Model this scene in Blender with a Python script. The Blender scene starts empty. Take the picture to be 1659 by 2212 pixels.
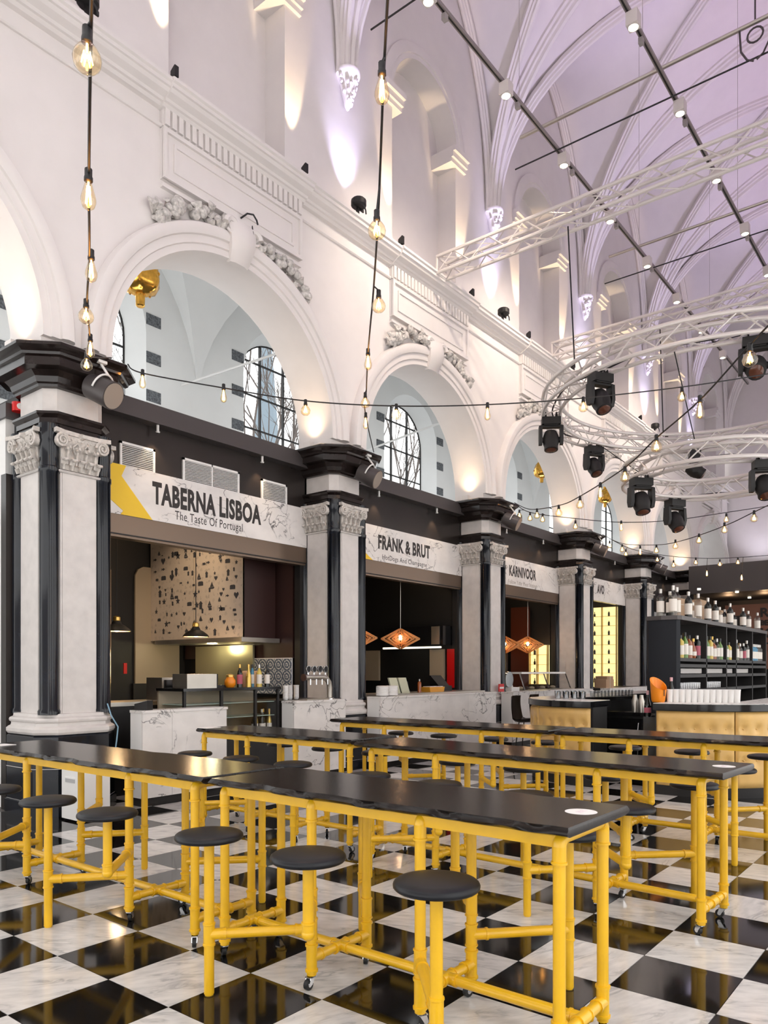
import bpy, math, random
from mathutils import Vector, Matrix
random.seed(11)
SC = bpy.context.scene
COL = SC.collection
PI = math.pi
# ------------------------------------------------------------------ camera
F, HY, TH, CH = 1623.1, 1448.3, .6716, 1.5554        # focal length in px, horizon row, heading from the arcade axis, eye height
CT, ST = math.cos(TH), math.sin(TH)
cam = bpy.data.cameras.new('camera')
cam.sensor_fit = 'HORIZONTAL'; cam.sensor_width = 36.0
cam.lens = F / 1659 * 36.0
cam.shift_y = (HY - 1106) / 1659
cam.clip_start = .05; cam.clip_end = 400
camo = bpy.data.objects.new('camera', cam); COL.objects.link(camo)
camo.location = (0, 0, CH); camo.rotation_euler = (PI / 2, 0, TH - PI / 2)
SC.camera = camo
# ------------------------------------------------------------------ world, exposure
SC.view_settings.view_transform = 'Standard'
SC.view_settings.look = 'None'
SC.view_settings.gamma = 1.0
SC.view_settings.use_curve_mapping = False
SC.view_settings.exposure = 0.30
SC.cycles.use_adaptive_sampling = True
SC.cycles.adaptive_threshold = .12
SC.cycles.adaptive_min_samples = 16
SC.cycles.max_bounces = 5
SC.cycles.diffuse_bounces = 3
SC.cycles.glossy_bounces = 2
SC.cycles.transparent_max_bounces = 8
SC.cycles.transmission_bounces = 2
SC.cycles.caustics_reflective = False
SC.cycles.caustics_refractive = False
SC.cycles.sample_clamp_indirect = 6.0
world = bpy.data.worlds.new('overcast_sky'); SC.world = world; world.use_nodes = True
bg = world.node_tree.nodes['Background']
bg.inputs[0].default_value = (1.0, .985, .97, 1); bg.inputs[1].default_value = 2.0

def lamp(name, kind, loc, energy, color, target=None, size=.05, angle=60, blend=.6, size_y=None):
    l = bpy.data.lights.new(name, kind); l.energy = energy; l.color = color
    if kind == 'SPOT':
        l.spot_size = math.radians(angle); l.spot_blend = blend; l.shadow_soft_size = size
    elif kind == 'AREA':
        l.size = size
        if size_y: l.shape = 'RECTANGLE'; l.size_y = size_y
    else: l.shadow_soft_size = size
    o = bpy.data.objects.new(name, l); COL.objects.link(o); o.location = loc
    if target is not None:
        o.rotation_euler = (Vector(target) - Vector(loc)).to_track_quat('-Z', 'Y').to_euler()
    return o
# ------------------------------------------------------------------ geometry of the place
PITCH, P1X, PY, PH, PWID = 4.55, 4.40, 8.17, .37, .25   # bay pitch, first pier, pier centre line, half depth, half pilaster
PIERS = [P1X + PITCH * i for i in range(-1, 7)]
BAYS = [P1X + PITCH * (i - .5) for i in range(0, 7)]       # bay centres; BAYS[1] is the first stall
AXIS, WY = 3.64, 7.95                                      # nave axis, wall face
WARM, LAV, DAY = (1, .74, .48), (.62, .52, 1.0), (.9, .95, 1.0)

# cornice up-lights, lavender, one on each pier axis, and warm niche lights (the left side fixtures are built further down)
for i, x in enumerate(PIERS[0:7]):
    lamp('uplight_lamp', 'SPOT', (x, 7.66, 8.96), 150, (.68, .64, 1), (x, 7.98, 10.1), .04, 56, 1.0)
    lamp('uplight_lamp', 'SPOT', (x, 7.56, 8.96), 480, (.68, .60, 1), (x, 6.2, 14), .05, 62, 1.0)
    lamp('uplight_lamp', 'SPOT', (x, -.36, 8.80), 330, (.80, .55, .98), (x, 1.4, 15), .06, 100, 1.0)  # unseen opposite side, no fixtures; added to tint the vault
for x in BAYS[1:6]:
    for s in (-1, 1):
        lamp('niche_lamp', 'SPOT', (x + s * 1.12, 7.68, 8.93), 190, (1, .74, .44), (x + s * 1.12, 7.97, 10.4), .02, 27, .5)
# lamps on the pillar cornices that wash the arch soffits, and unseen area lights added above the stalls to brighten the aisle
for x in PIERS[0:7]:
    for s in (-1, 1):
        lamp('soffit_lamp', 'SPOT', (x + s * .56, 8.16, 5.10), 20, (1, .70, .42), (x + s * .47, 8.16, 6.6), .04, 120, 1.0)
for x in BAYS[0:7]:
    lamp('aisle_fill', 'AREA', (x, 10.3, 5.05), 30, (.93, .97, 1), (x, 10.2, 9), 1.2)
for y in (4.6, 6.6): lamp('end_wall_fill', 'SPOT', (30.6, y, 5.1), 130, (.86, .82, 1), (31.9, y, 9), .08, 90, .9)  # unseen spots added to brighten the far end wall
# track spotlights over the tables
for X, Y in ((3.8, 5.38), (5.7, 3.54), (7.57, 5.38), (9.4, 3.54), (3.6, 3.54), (11.43, 5.38)):
    lamp('track_lamp', 'SPOT', (X, Y, 9.76), 150, (1, .72, .45), (X - .6, Y - .3, 0), .05, 46, .7)

for X in (9.5, 13.35, 17.2, 21.0):
    lamp('track_wash_lamp', 'SPOT', (X, 5.30, 9.74), 330, (1, .84, .68), (X + 1.2, 7.9, 7.6), .05, 104, 1.0)

def at(x, y, Y):            # photo pixel -> point on the plane Y = const
    t = (x - 829.5) / F; d = Y / (ST - t * CT)
    return Vector((d * CT + t * d * ST, Y, CH - (y - HY) * d / F))
def atX(x, y, X):
    t = (x - 829.5) / F; d = X / (CT + t * ST)
    return Vector((X, d * ST - t * d * CT, CH - (y - HY) * d / F))
def atd(x, y, d):
    r = (x - 829.5) * d / F
    return Vector((d * CT + r * ST, d * ST - r * CT, CH - (y - HY) * d / F))
def px(X, Y, Z):
    d = X * CT + Y * ST; r = X * ST - Y * CT
    return (829.5 + F * r / d, HY + F * (CH - Z) / d, d)

# ------------------------------------------------------------------ mesh building
class MB:
    def __init__(s): s.v = []; s.f = []; s.m = []
    def add(s, vs, fs, mi=0):
        o = len(s.v); s.v += [tuple(p) for p in vs]
        s.f += [tuple(i + o for i in f) for f in fs]; s.m += [mi] * len(fs); return s
    def box(s, x0, x1, y0, y1, z0, z1, mi=0):
        return s.add([(x0, y0, z0), (x1, y0, z0), (x1, y1, z0), (x0, y1, z0), (x0, y0, z1), (x1, y0, z1), (x1, y1, z1), (x0, y1, z1)],
                     [(0, 3, 2, 1), (4, 5, 6, 7), (0, 1, 5, 4), (1, 2, 6, 5), (2, 3, 7, 6), (3, 0, 4, 7)], mi)
    def bar(s, p0, p1, w, h, mi=0):             # rectangular bar between two points
        p0, p1 = Vector(p0), Vector(p1); d = (p1 - p0).normalized()
        u = Vector((0, 0, 1)) if abs(d.z) < .9 else Vector((1, 0, 0))
        a = d.cross(u).normalized(); b = a.cross(d).normalized()
        R = [[p + a * i * w / 2 + b * j * h / 2 for i, j in ((-1, -1), (1, -1), (1, 1), (-1, 1))] for p in (p0, p1)]
        return s.loft(R, mi=mi)
    def loft(s, rings, closed=False, caps=True, mi=0, loop=True):
        n = len(rings[0]); o = len(s.v)
        for r in rings: s.v += [tuple(p) for p in r]
        k = len(rings); fs = []
        for i in range(k if closed else k - 1):
            a, b = i * n, ((i + 1) % k) * n
            for j in range(n if loop else n - 1):
                j2 = (j + 1) % n
                fs.append((o + a + j, o + a + j2, o + b + j2, o + b + j))
        if caps and not closed and loop:
            fs.append(tuple(o + j for j in range(n - 1, -1, -1))); fs.append(tuple(o + (k - 1) * n + j for j in range(n)))
        s.f += fs; s.m += [mi] * len(fs); return s
    def cyl(s, p0, p1, r, n=12, r1=None, mi=0, caps=True):
        return s.tube([p0, p1], [r, r if r1 is None else r1], n, mi=mi, caps=caps)
    def tube(s, path, r, n=8, closed=False, mi=0, caps=True):
        P = [Vector(p) for p in path]; k = len(P); rings = []; prev = None
        for i, p in enumerate(P):
            if closed: d = P[(i + 1) % k] - P[i - 1]
            else: d = P[min(i + 1, k - 1)] - P[max(i - 1, 0)]
            if d.length < 1e-9: d = Vector((0, 0, 1))
            d.normalize()
            if prev is None:
                u = Vector((0, 0, 1)) if abs(d.z) < .95 else Vector((1, 0, 0))
                a = d.cross(u).normalized()
            else: a = (prev - d * prev.dot(d)).normalized()
            prev = a; b = d.cross(a)
            rr = r[i] if isinstance(r, (list, tuple)) else r
            rings.append([p + (a * math.cos(t) + b * math.sin(t)) * rr for t in (2 * PI * j / n for j in range(n))])
        return s.loft(rings, closed, caps, mi)
    def lathe(s, prof, n=16, c=(0, 0, 0), mi=0, caps=True, sx=1, sy=1):
        return s.loft([[(c[0] + r * sx * math.cos(2 * PI * j / n), c[1] + r * sy * math.sin(2 * PI * j / n), c[2] + z) for j in range(n)] for r, z in prof], caps=caps, mi=mi)
    def prism(s, poly, plane, a, b, mi=0):
        def P(p, q): return {'xy': (p[0], p[1], q), 'xz': (p[0], q, p[1]), 'yz': (q, p[0], p[1])}[plane]
        return s.loft([[P(p, a) for p in poly], [P(p, b) for p in poly]], mi=mi)
    def ball(s, c, r, nu=12, nv=8, sx=1, sy=1, sz=1, mi=0):
        pr = [(max(1e-4, r * math.sin(PI * i / nv)), -r * math.cos(PI * i / nv) * sz) for i in range(nv + 1)]
        return s.lathe(pr, nu, c, mi, True, sx, sy)
    def xf(s, M):
        s.v = [tuple(M @ Vector(p)) for p in s.v]; return s
    def mesh(s, name, mats, smooth=40):
        me = bpy.data.meshes.new(name)
        me.from_pydata(s.v, [], s.f)
        for m in (mats if isinstance(mats, (list, tuple)) else [mats]): me.materials.append(m)
        if any(s.m): me.polygons.foreach_set('material_index', s.m)
        if smooth:
            me.polygons.foreach_set('use_smooth', [True] * len(s.f)); me.set_sharp_from_angle(angle=math.radians(smooth))
        me.update(); return me
    def build(s, name, mats, parent=None, smooth=40, org=None, **kw):
        if org is not None: s.v = [(p[0] - org[0], p[1] - org[1], p[2] - org[2]) for p in s.v]
        o = put(name, s.mesh(name, mats, smooth), parent)
        if org is not None and parent is None: o.location = org
        for k, v in kw.items(): o[k] = v
        return o
def put(name, me, parent=None, loc=None, rz=None):
    o = bpy.data.objects.new(name, me); COL.objects.link(o); o.parent = parent
    if loc is not None: o.location = loc
    if rz: o.rotation_euler = (0, 0, rz)
    return o
def thing(name, label, cat, loc=(0, 0, 0), rz=0, group=None):
    o = bpy.data.objects.new(name, None); COL.objects.link(o); o.location = loc; o.rotation_euler = (0, 0, rz)
    o.empty_display_size = .1
    o['label'] = label; o['category'] = cat
    if group: o['group'] = group
    return o
def tag(o, label, cat, group=None):
    o['label'] = label; o['category'] = cat
    if group: o['group'] = group
    return o
def struct(o, label=None):
    o['kind'] = 'structure'
    if label: o['label'] = label
    return o
KIDS = {}
def kids(o): return [c for c in bpy.data.objects if c.parent == o]
def dup(root, loc, rz=None, label=None, group=None):
    tree = [(c, [g for g in c.children]) for c in root.children]
    r = root.copy(); COL.objects.link(r); r.location = loc
    if rz is not None: r.rotation_euler = (0, 0, rz)
    if label: r['label'] = label
    if group: r['group'] = group
    for c, gs in tree:
        k = c.copy(); COL.objects.link(k); k.parent = r
        for g in gs:
            q = g.copy(); COL.objects.link(q); q.parent = k
    return r
def textmesh(txt, size, sx=1.0, bold=0.0, depth=.004, align='CENTER', spacing=1.0):
    cu = bpy.data.curves.new('txt', 'FONT'); cu.body = txt; cu.size = size; cu.align_x = align; cu.align_y = 'BOTTOM_BASELINE' if False else 'BOTTOM'
    cu.offset = bold; cu.extrude = depth / 2; cu.space_character = spacing; cu.resolution_u = 3
    o = bpy.data.objects.new('txt', cu); COL.objects.link(o)
    dg = bpy.context.evaluated_depsgraph_get()
    me = bpy.data.meshes.new_from_object(o.evaluated_get(dg))
    bpy.data.objects.remove(o)
    for v in me.vertices: v.co.x *= sx
    return me
# ------------------------------------------------------------------ materials
def new_mat(name):
    m = bpy.data.materials.new(name); m.use_nodes = True
    return m, m.node_tree.nodes, m.node_tree.links, m.node_tree.nodes['Principled BSDF']
def mat(name, col, rough=.5, metal=0, noise=0, nscale=8, bump=0, bscale=60, emit=None, estr=0, spec=.5, coat=0, alpha=1, aniso=None):
    m, N, L, b = new_mat(name)
    b.inputs['Base Color'].default_value = (*col, 1); b.inputs['Roughness'].default_value = rough
    b.inputs['Metallic'].default_value = metal; b.inputs['Specular IOR Level'].default_value = spec
    b.inputs['Coat Weight'].default_value = coat
    if emit: b.inputs['Emission Color'].default_value = (*emit, 1); b.inputs['Emission Strength'].default_value = estr
    if noise or bump:
        g = N.new('ShaderNodeNewGeometry')
    if noise:
        n = N.new('ShaderNodeTexNoise'); n.inputs['Scale'].default_value = nscale; n.inputs['Detail'].default_value = 5
        L.new(g.outputs['Position'], n.inputs['Vector'])
        r = N.new('ShaderNodeMapRange'); r.inputs[1].default_value = .3; r.inputs[2].default_value = .7
        r.inputs[3].default_value = 1 - noise; r.inputs[4].default_value = 1 + noise; L.new(n.outputs[0], r.inputs[0])
        h = N.new('ShaderNodeHueSaturation'); h.inputs['Color'].default_value = (*col, 1); L.new(r.outputs[0], h.inputs['Value'])
        L.new(h.outputs[0], b.inputs['Base Color'])
    if bump:
        n2 = N.new('ShaderNodeTexNoise'); n2.inputs['Scale'].default_value = bscale; n2.inputs['Detail'].default_value = 4
        L.new(g.outputs['Position'], n2.inputs['Vector'])
        bp = N.new('ShaderNodeBump'); bp.inputs['Strength'].default_value = bump; bp.inputs['Distance'].default_value = .01
        L.new(n2.outputs[0], bp.inputs['Height']); L.new(bp.outputs[0], b.inputs['Normal'])
    return m
def glass(name, tint=(1, 1, 1), clear=.9, rough=.02):
    m, N, L, b = new_mat(name)
    out = N['Material Output']; N.remove(b)
    t = N.new('ShaderNodeBsdfTransparent'); t.inputs[0].default_value = (*tint, 1)
    g = N.new('ShaderNodeBsdfGlossy'); g.inputs['Roughness'].default_value = rough
    f = N.new('ShaderNodeLayerWeight'); f.inputs['Blend'].default_value = .5
    w5 = N.new('ShaderNodeMath'); w5.operation = 'POWER'; w5.inputs[1].default_value = 4.0; L.new(f.outputs['Facing'], w5.inputs[0])
    a = N.new('ShaderNodeMath'); a.operation = 'MULTIPLY_ADD'; a.inputs[1].default_value = .75; a.inputs[2].default_value = 1 - clear
    L.new(w5.outputs[0], a.inputs[0])
    x = N.new('ShaderNodeMixShader'); L.new(a.outputs[0], x.inputs[0]); L.new(t.outputs[0], x.inputs[1]); L.new(g.outputs[0], x.inputs[2])
    L.new(x.outputs[0], out.inputs[0]); return m
def marble(name, base, vein, scale, rough, width=.06, cloud=.12, stretch=(1, 1, 1), per_object=False, vein_amt=.8):
    m, N, L, b = new_mat(name)
    g = N.new('ShaderNodeNewGeometry'); vec = g.outputs['Position']
    if per_object:
        oi = N.new('ShaderNodeObjectInfo'); ml = N.new('ShaderNodeVectorMath'); ml.operation = 'SCALE'; ml.inputs['Scale'].default_value = 37.0
        cb = N.new('ShaderNodeCombineXYZ'); L.new(oi.outputs['Random'], cb.inputs[0]); L.new(oi.outputs['Random'], cb.inputs[1]); L.new(cb.outputs[0], ml.inputs[0])
        rt = N.new('ShaderNodeVectorRotate'); rt.rotation_type = 'Z_AXIS'
        am = N.new('ShaderNodeMath'); am.operation = 'MULTIPLY'; am.inputs[1].default_value = 1.5; L.new(oi.outputs['Random'], am.inputs[0]); L.new(am.outputs[0], rt.inputs['Angle'])
        ad = N.new('ShaderNodeVectorMath'); L.new(vec, ad.inputs[0]); L.new(ml.outputs[0], ad.inputs[1]); L.new(ad.outputs[0], rt.inputs['Vector']); vec = rt.outputs[0]
    mp = N.new('ShaderNodeMapping'); mp.inputs['Scale'].default_value = stretch; L.new(vec, mp.inputs[0])
    n = N.new('ShaderNodeTexNoise'); n.inputs['Scale'].default_value = scale; n.inputs['Detail'].default_value = 7; n.inputs['Distortion'].default_value = .9
    L.new(mp.outputs[0], n.inputs['Vector'])
    s = N.new('ShaderNodeMath'); s.operation = 'SUBTRACT'; s.inputs[1].default_value = .5; L.new(n.outputs[0], s.inputs[0])
    a = N.new('ShaderNodeMath'); a.operation = 'ABSOLUTE'; L.new(s.outputs[0], a.inputs[0])
    r = N.new('ShaderNodeMapRange'); r.inputs[1].default_value = 0; r.inputs[2].default_value = width; r.inputs[3].default_value = vein_amt; r.inputs[4].default_value = 0
    L.new(a.outputs[0], r.inputs[0])
    n2 = N.new('ShaderNodeTexNoise'); n2.inputs['Scale'].default_value = scale * .8; n2.inputs['Detail'].default_value = 3; L.new(mp.outputs[0], n2.inputs['Vector'])
    r3 = N.new('ShaderNodeMapRange'); r3.inputs[1].default_value = .42; r3.inputs[2].default_value = .60; L.new(n2.outputs[0], r3.inputs[0])
    mu = N.new('ShaderNodeMath'); mu.operation = 'MULTIPLY'; L.new(r.outputs[0], mu.inputs[0]); L.new(r3.outputs[0], mu.inputs[1])
    n3 = N.new('ShaderNodeTexNoise'); n3.inputs['Scale'].default_value = scale * 1.6; n3.inputs['Detail'].default_value = 6; L.new(mp.outputs[0], n3.inputs['Vector'])
    r2 = N.new('ShaderNodeMapRange'); r2.inputs[1].default_value = .35; r2.inputs[2].default_value = .75; r2.inputs[3].default_value = 0; r2.inputs[4].default_value = cloud; L.new(n3.outputs[0], r2.inputs[0])
    mx = N.new('ShaderNodeMath'); mx.operation = 'MAXIMUM'; L.new(mu.outputs[0], mx.inputs[0]); L.new(r2.outputs[0], mx.inputs[1])
    c = N.new('ShaderNodeMix'); c.data_type = 'RGBA'; c.inputs[6].default_value = (*base, 1); c.inputs[7].default_value = (*vein, 1)
    L.new(mx.outputs[0], c.inputs[0]); L.new(c.outputs[2], b.inputs['Base Color']); b.inputs['Roughness'].default_value = rough
    return m
M = {}
M['plaster'] = mat('white_plaster', (.81, .765, .745), .75, noise=.02, nscale=3, bump=.05, bscale=25)
M['aisle'] = mat('aisle_plaster', (.80, .81, .80), .8, noise=.02, nscale=2)
M['stucco'] = mat('stucco_ornament', (.62, .59, .56), .85, noise=.35, nscale=22, bump=.5, bscale=70)
M['tile_w'] = marble('white_marble_tile', (.71, .695, .675), (.27, .27, .28), 4.0, .12, .09, .42, (1, 3.0, 1), True, .65)
M['tile_b'] = mat('black_marble_tile', (.008, .0075, .0075), .07, noise=.3, nscale=6)
M['grout'] = mat('grout', (.11, .10, .095), .8)
M['yellow'] = mat('yellow_pipe_paint', (.80, .46, .012), .32, noise=.05, nscale=10, coat=.15)
M['lacquer'] = None
M['vinyl'] = mat('black_vinyl', (.007, .008, .011), .40, bump=.04, bscale=300, spec=.32)
M['chrome'] = mat('chrome', (.75, .76, .78), .16, 1)
M['steel'] = mat('brushed_steel', (.52, .49, .44), .34, .9, noise=.08, nscale=3)
M['rubber'] = mat('black_rubber', (.012, .012, .013), .6)
M['stone'] = mat('grey_limestone', (.66, .625, .60), .5, noise=.07, nscale=7, bump=.08, bscale=80)
M['capst'] = mat('capital_limestone', (.62, .58, .54), .65, noise=.18, nscale=26, bump=.3, bscale=90)
M['dark'] = mat('black_marble', (.006, .008, .013), .13, noise=.4, nscale=5, spec=.4)
M['darkb'] = mat('dark_brown_marble', (.016, .011, .010), .16, noise=.4, nscale=7)
M['sign'] = marble('veined_marble_panel', (.80, .77, .745), (.07, .065, .07), 2.1, .25, .017, .16, (1, 1.4, 1.5), False, 1.0)
M['fascia'] = mat('bronze_fascia', (.030, .024, .022), .26, .35, noise=.08, nscale=2)
M['ledge'] = mat('ledge_metal', (.075, .066, .066), .38, .3)
M['shutter'] = mat('shutter_box_bronze', (.16, .115, .085), .3, .6)
M['text'] = mat('sign_lettering', (.018, .014, .013), .5)
M['signyellow'] = mat('sign_yellow', (.86, .56, .012), .4)
M['black'] = mat('matt_black', (.010, .009, .009), .55)
M['blackgloss'] = mat('gloss_black', (.008, .008, .009), .12)
M['brownwall'] = mat('dark_brown_panel', (.038, .014, .012), .45)
M['white'] = mat('white_paint', (.80, .79, .77), .45)
M['wmetal'] = mat('white_truss_metal', (.74, .69, .66), .35, .1)
M['gold'] = mat('gold_glass', (.80, .42, .07), .18, .9, noise=.3, nscale=14)
M['leather'] = mat('gold_leather', (.70, .44, .145), .34, noise=.06, nscale=6, bump=.05, bscale=200)
M['wood'] = mat('orange_plywood', (.74, .36, .13), .5, noise=.15, nscale=30)
M['beige'] = mat('beige_panel', (.42, .34, .24), .4)
M['carton'] = mat('cardboard', (.40, .26, .16), .8)
M['orange'] = mat('orange_plastic', (.85, .26, .01), .3)
M['red'] = mat('red_panel', (.62, .008, .008), .35)
M['glass'] = glass('clear_glass', (.98, .99, .99), .97)
M['pane'] = glass('window_glass', (.95, .98, 1), .985)
M['fil'] = mat('glowing_filament', (1, .6, .2), .5, emit=(1, .50, .13), estr=34)
M['filw'] = mat('glowing_filament_soft', (1, .6, .2), .5, emit=(1, .55, .18), estr=12)
M['bulb'] = glass('bulb_glass', (1, .90, .72), .91)
M['lens'] = mat('lit_lens', (1, 1, .9), .3, emit=(1, .88, .62), estr=9)
M['cable'] = mat('black_cable', (.010, .010, .011), .55)
M['paper'] = mat('white_paper', (.82, .80, .79), .6)
M['skyline'] = mat('misty_slate', (.20, .25, .29), .9)
M['bark'] = mat('misty_bark', (.12, .10, .09), .9)  # lightened for mist; haze put into the bark colour
def wood_top():
    m, N, L, b = new_mat('black_lacquered_wood')
    tc = N.new('ShaderNodeTexCoord'); mp = N.new('ShaderNodeMapping'); mp.inputs['Scale'].default_value = (30, 1.1, 8)
    L.new(tc.outputs['Object'], mp.inputs[0])
    n = N.new('ShaderNodeTexNoise'); n.inputs['Scale'].default_value = 2.2; n.inputs['Detail'].default_value = 6; n.inputs['Distortion'].default_value = .6; L.new(mp.outputs[0], n.inputs['Vector'])
    cr = N.new('ShaderNodeValToRGB'); cr.color_ramp.elements[0].position = .35; cr.color_ramp.elements[0].color = (.006, .005, .005, 1)
    cr.color_ramp.elements[1].position = .72; cr.color_ramp.elements[1].color = (.022, .016, .013, 1); L.new(n.outputs[0], cr.inputs[0]); L.new(cr.outputs[0], b.inputs['Base Color'])
    b.inputs['Roughness'].default_value = .2; b.inputs['Specular IOR Level'].default_value = .22
    bp = N.new('ShaderNodeBump'); bp.inputs['Strength'].default_value = .12; bp.inputs['Distance'].default_value = .003; L.new(n.outputs[0], bp.inputs['Height']); L.new(bp.outputs[0], b.inputs['Normal'])
    return m
M['lacquer'] = wood_top()
# ================================================================== floor
fl = MB().box(-3, 33, -3, 12.6, -.08, -.005).build('floor', M['grout'], smooth=0)
struct(fl, 'black and white chequered marble floor')
TS = .4965
me_w = MB().box(-TS / 2, TS / 2, -TS / 2, TS / 2, -.02, 0).mesh('tile_white', M['tile_w'], 0)
me_b = MB().box(-TS / 2, TS / 2, -TS / 2, TS / 2, -.02, 0).mesh('tile_black', M['tile_b'], 0)
cells = []
for a in range(-9, 56):
    for b in range(-11, 12):
        cx, cy = .5 * a + 1.848, 3.1905 - .5 * b
        if cy > 8.6 or cy < -2.4 or cx < -2.6: continue
        w = (a + b) % 2 == 1
        if cx < 4.4 and cy > 6.9: w = False
        d = cx * CT + cy * ST
        seen = False
        if d > .8:
            q = px(cx, cy, 0); seen = -180 < q[0] < 1840 and q[1] < 2420
        cells.append((0 if seen else 1, d, cx, cy, w))
cells.sort()
far = MB(); h = TS / 2
for i, (ns, d, cx, cy, w) in enumerate(cells):
    if i < 300 and not ns: put('tile', me_w if w else me_b, fl, (cx, cy, 0))
    else: far.box(cx - h, cx + h, cy - h, cy + h, -.02, 0, 0 if w else 1)
far.build('distant_tile', [M['tile_w'], M['tile_b']], fl, 0, kind='stuff')

# ================================================================== arcade wall
def arch_wall(mb, x0, x1, z0, z1, cx, r, zs, zb, yf, yb, n=28, back=True):
    for y, flip in ((yf, 0), (yb, 1)):
        if flip and not back: continue
        def q(a, b, c, d): mb.add([a, b, c, d], [(3, 2, 1, 0)] if flip else [(0, 1, 2, 3)])
        q((x0, y, z0), (cx - r, y, z0), (cx - r, y, z1), (x0, y, z1))
        q((cx + r, y, z0), (x1, y, z0), (x1, y, z1), (cx + r, y, z1))
        if zb > z0: q((cx - r, y, z0), (cx + r, y, z0), (cx + r, y, zb), (cx - r, y, zb))
        P = [(cx - r * math.cos(PI * k / n), zs + r * math.sin(PI * k / n)) for k in range(n + 1)]
        for k in range(n):
            q((P[k][0], y, P[k][1]), (P[k + 1][0], y, P[k + 1][1]), (P[k + 1][0], y, z1), (P[k][0], y, z1))
    P = [(cx - r, zb)] + [(cx - r * math.cos(PI * k / n), zs + r * math.sin(PI * k / n)) for k in range(n + 1)] + [(cx + r, zb)]
    mb.loft([[(p[0], yf, p[1]) for p in P], [(p[0], yb, p[1]) for p in P]], caps=False, loop=False)
    if zb > z0: mb.add([(cx - r, yf, zb), (cx + r, yf, zb), (cx + r, yb, zb), (cx - r, yb, zb)], [(0, 1, 2, 3)])
AR, AZ, WF, WB = 1.875, 5.15, 7.86, 8.53
w = MB()
for i in range(7):
    arch_wall(w, PIERS[i], PIERS[i + 1], 5.0, 8.7, BAYS[i], AR, AZ, 5.0, WF, WB)
for x in PIERS: w.box(x - PH, x + PH, WF, WB, 4.98, 5.01)
wall = struct(w.build('wall_left', M['plaster'], smooth=30), 'white plastered arcade wall of tall round arches')
def arch_sweep(cx, zs, prof, n=36, legs=0):
    R = []
    if legs: R.append([(cx - r, y, zs - legs) for r, y in prof])
    for k in range(n + 1):
        a = PI - PI * k / n
        R.append([(cx + r * math.cos(a), y, zs + r * math.sin(a)) for r, y in prof])
    if legs: R.append([(cx + r, y, zs - legs) for r, y in prof])
    return MB().loft(R, caps=True)
aprof = [(1.872, 7.88), (1.872, 7.80), (1.95, 7.80), (1.96, 7.775), (2.05, 7.775), (2.06, 7.745), (2.12, 7.72), (2.19, 7.735), (2.22, 7.78), (2.22, 7.88)]
def keystone(cx, parent):
    k = MB()
    R = []
    for t in range(9):
        z = 6.98 + .52 * t / 8; wd = .15 + .10 * t / 8; dp = .10 + .10 * math.sin(t / 8 * PI) + .08 * t / 8
        R.append([(cx - wd, 7.86, z), (cx - wd, 7.86 - dp * .7, z), (cx - wd * .5, 7.86 - dp, z), (cx + wd * .5, 7.86 - dp, z), (cx + wd, 7.86 - dp * .7, z), (cx + wd, 7.86, z)])
    k.loft(R)
    for s in (-1, 1):
        k.tube([(cx + s * (.20 + .10 * math.cos(a)) , 7.70, 7.40 + .09 * math.sin(a)) for a in (x * .5 for x in range(12))], [.05 - .003 * j for j in range(12)], 6)
    k.build('keystone', M['plaster'], parent, 50)
def garland(cx, s, parent, seed):
    R = random.Random(seed); g = MB()
    for k in range(46):
        a = math.radians(R.uniform(55, 84))
        rr = 2.26 + R.uniform(0, .20) * (1 - abs(math.degrees(a) - 70) / 22)
        x = cx + s * rr * math.cos(a); z = AZ + rr * math.sin(a)
        q = R.uniform(.035, .085)
        if R.random() < .5: g.ball((x, 7.80 - R.uniform(0, .08), z), q, 7, 5, 1, .8, R.uniform(.7, 1.1))
        else:
            b = R.uniform(0, 2 * PI); L = q * 2.2
            g.tube([(x, 7.84, z), (x + L * .5 * math.cos(b), 7.74, z + L * .5 * math.sin(b)), (x + L * math.cos(b), 7.78, z + L * math.sin(b))], [q * .3, q * .75, q * .12], 5)
    g.build('garland', M['stucco'], parent, 60)
for i in range(7):
    cx = BAYS[i]
    arch_sweep(cx, AZ, aprof, 40, .02).build('archivolt', M['plaster'], wall, 35)
    keystone(cx, wall)
    if i < 5:
        garland(cx, -1, wall, i * 7 + 1); garland(cx, 1, wall, i * 7 + 2)
    # framed panel with fluted frieze over the arch
    f = MB(); x0, x1, z0, z1 = cx - 1.19, cx + 1.19, 7.56, 8.18
    f.box(x0, x1, 7.805, 7.87, z0, z1)
    for (a, b, c, d) in ((x0, x1, z1 - .05, z1), (x0, x1, z0, z0 + .05), (x0, x0 + .05, z0 + .05, z1 - .05), (x1 - .05, x1, z0 + .05, z1 - .05)): f.box(a, b, 7.77, 7.81, c, d)
    for (a, b, c, d) in ((x0 + .16, x1 - .16, z1 - .17, z1 - .135), (x0 + .16, x1 - .16, z0 + .135, z0 + .17), (x0 + .16, x0 + .195, z0 + .17, z1 - .17), (x1 - .195, x1 - .16, z0 + .17, z1 - .17)): f.box(a, b, 7.785, 7.81, c, d)
    f.box(x0, cx - .34, 7.80, 7.87, z0 - .10, z0 - .06); f.box(cx + .34, x1, 7.80, 7.87, z0 - .10, z0 - .06)
    f.build('panel', M['plaster'], wall, 0)
    g = MB(); g.box(x0, x1, 7.80, 7.87, 8.20, 8.42)
    for k in range(24):
        u = x0 + (k + .5) * (x1 - x0) / 24; g.box(u - .032, u + .032, 7.765, 7.802, 8.21, 8.415)
    g.build('fluted_frieze', M['plaster'], wall, 0)
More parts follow.
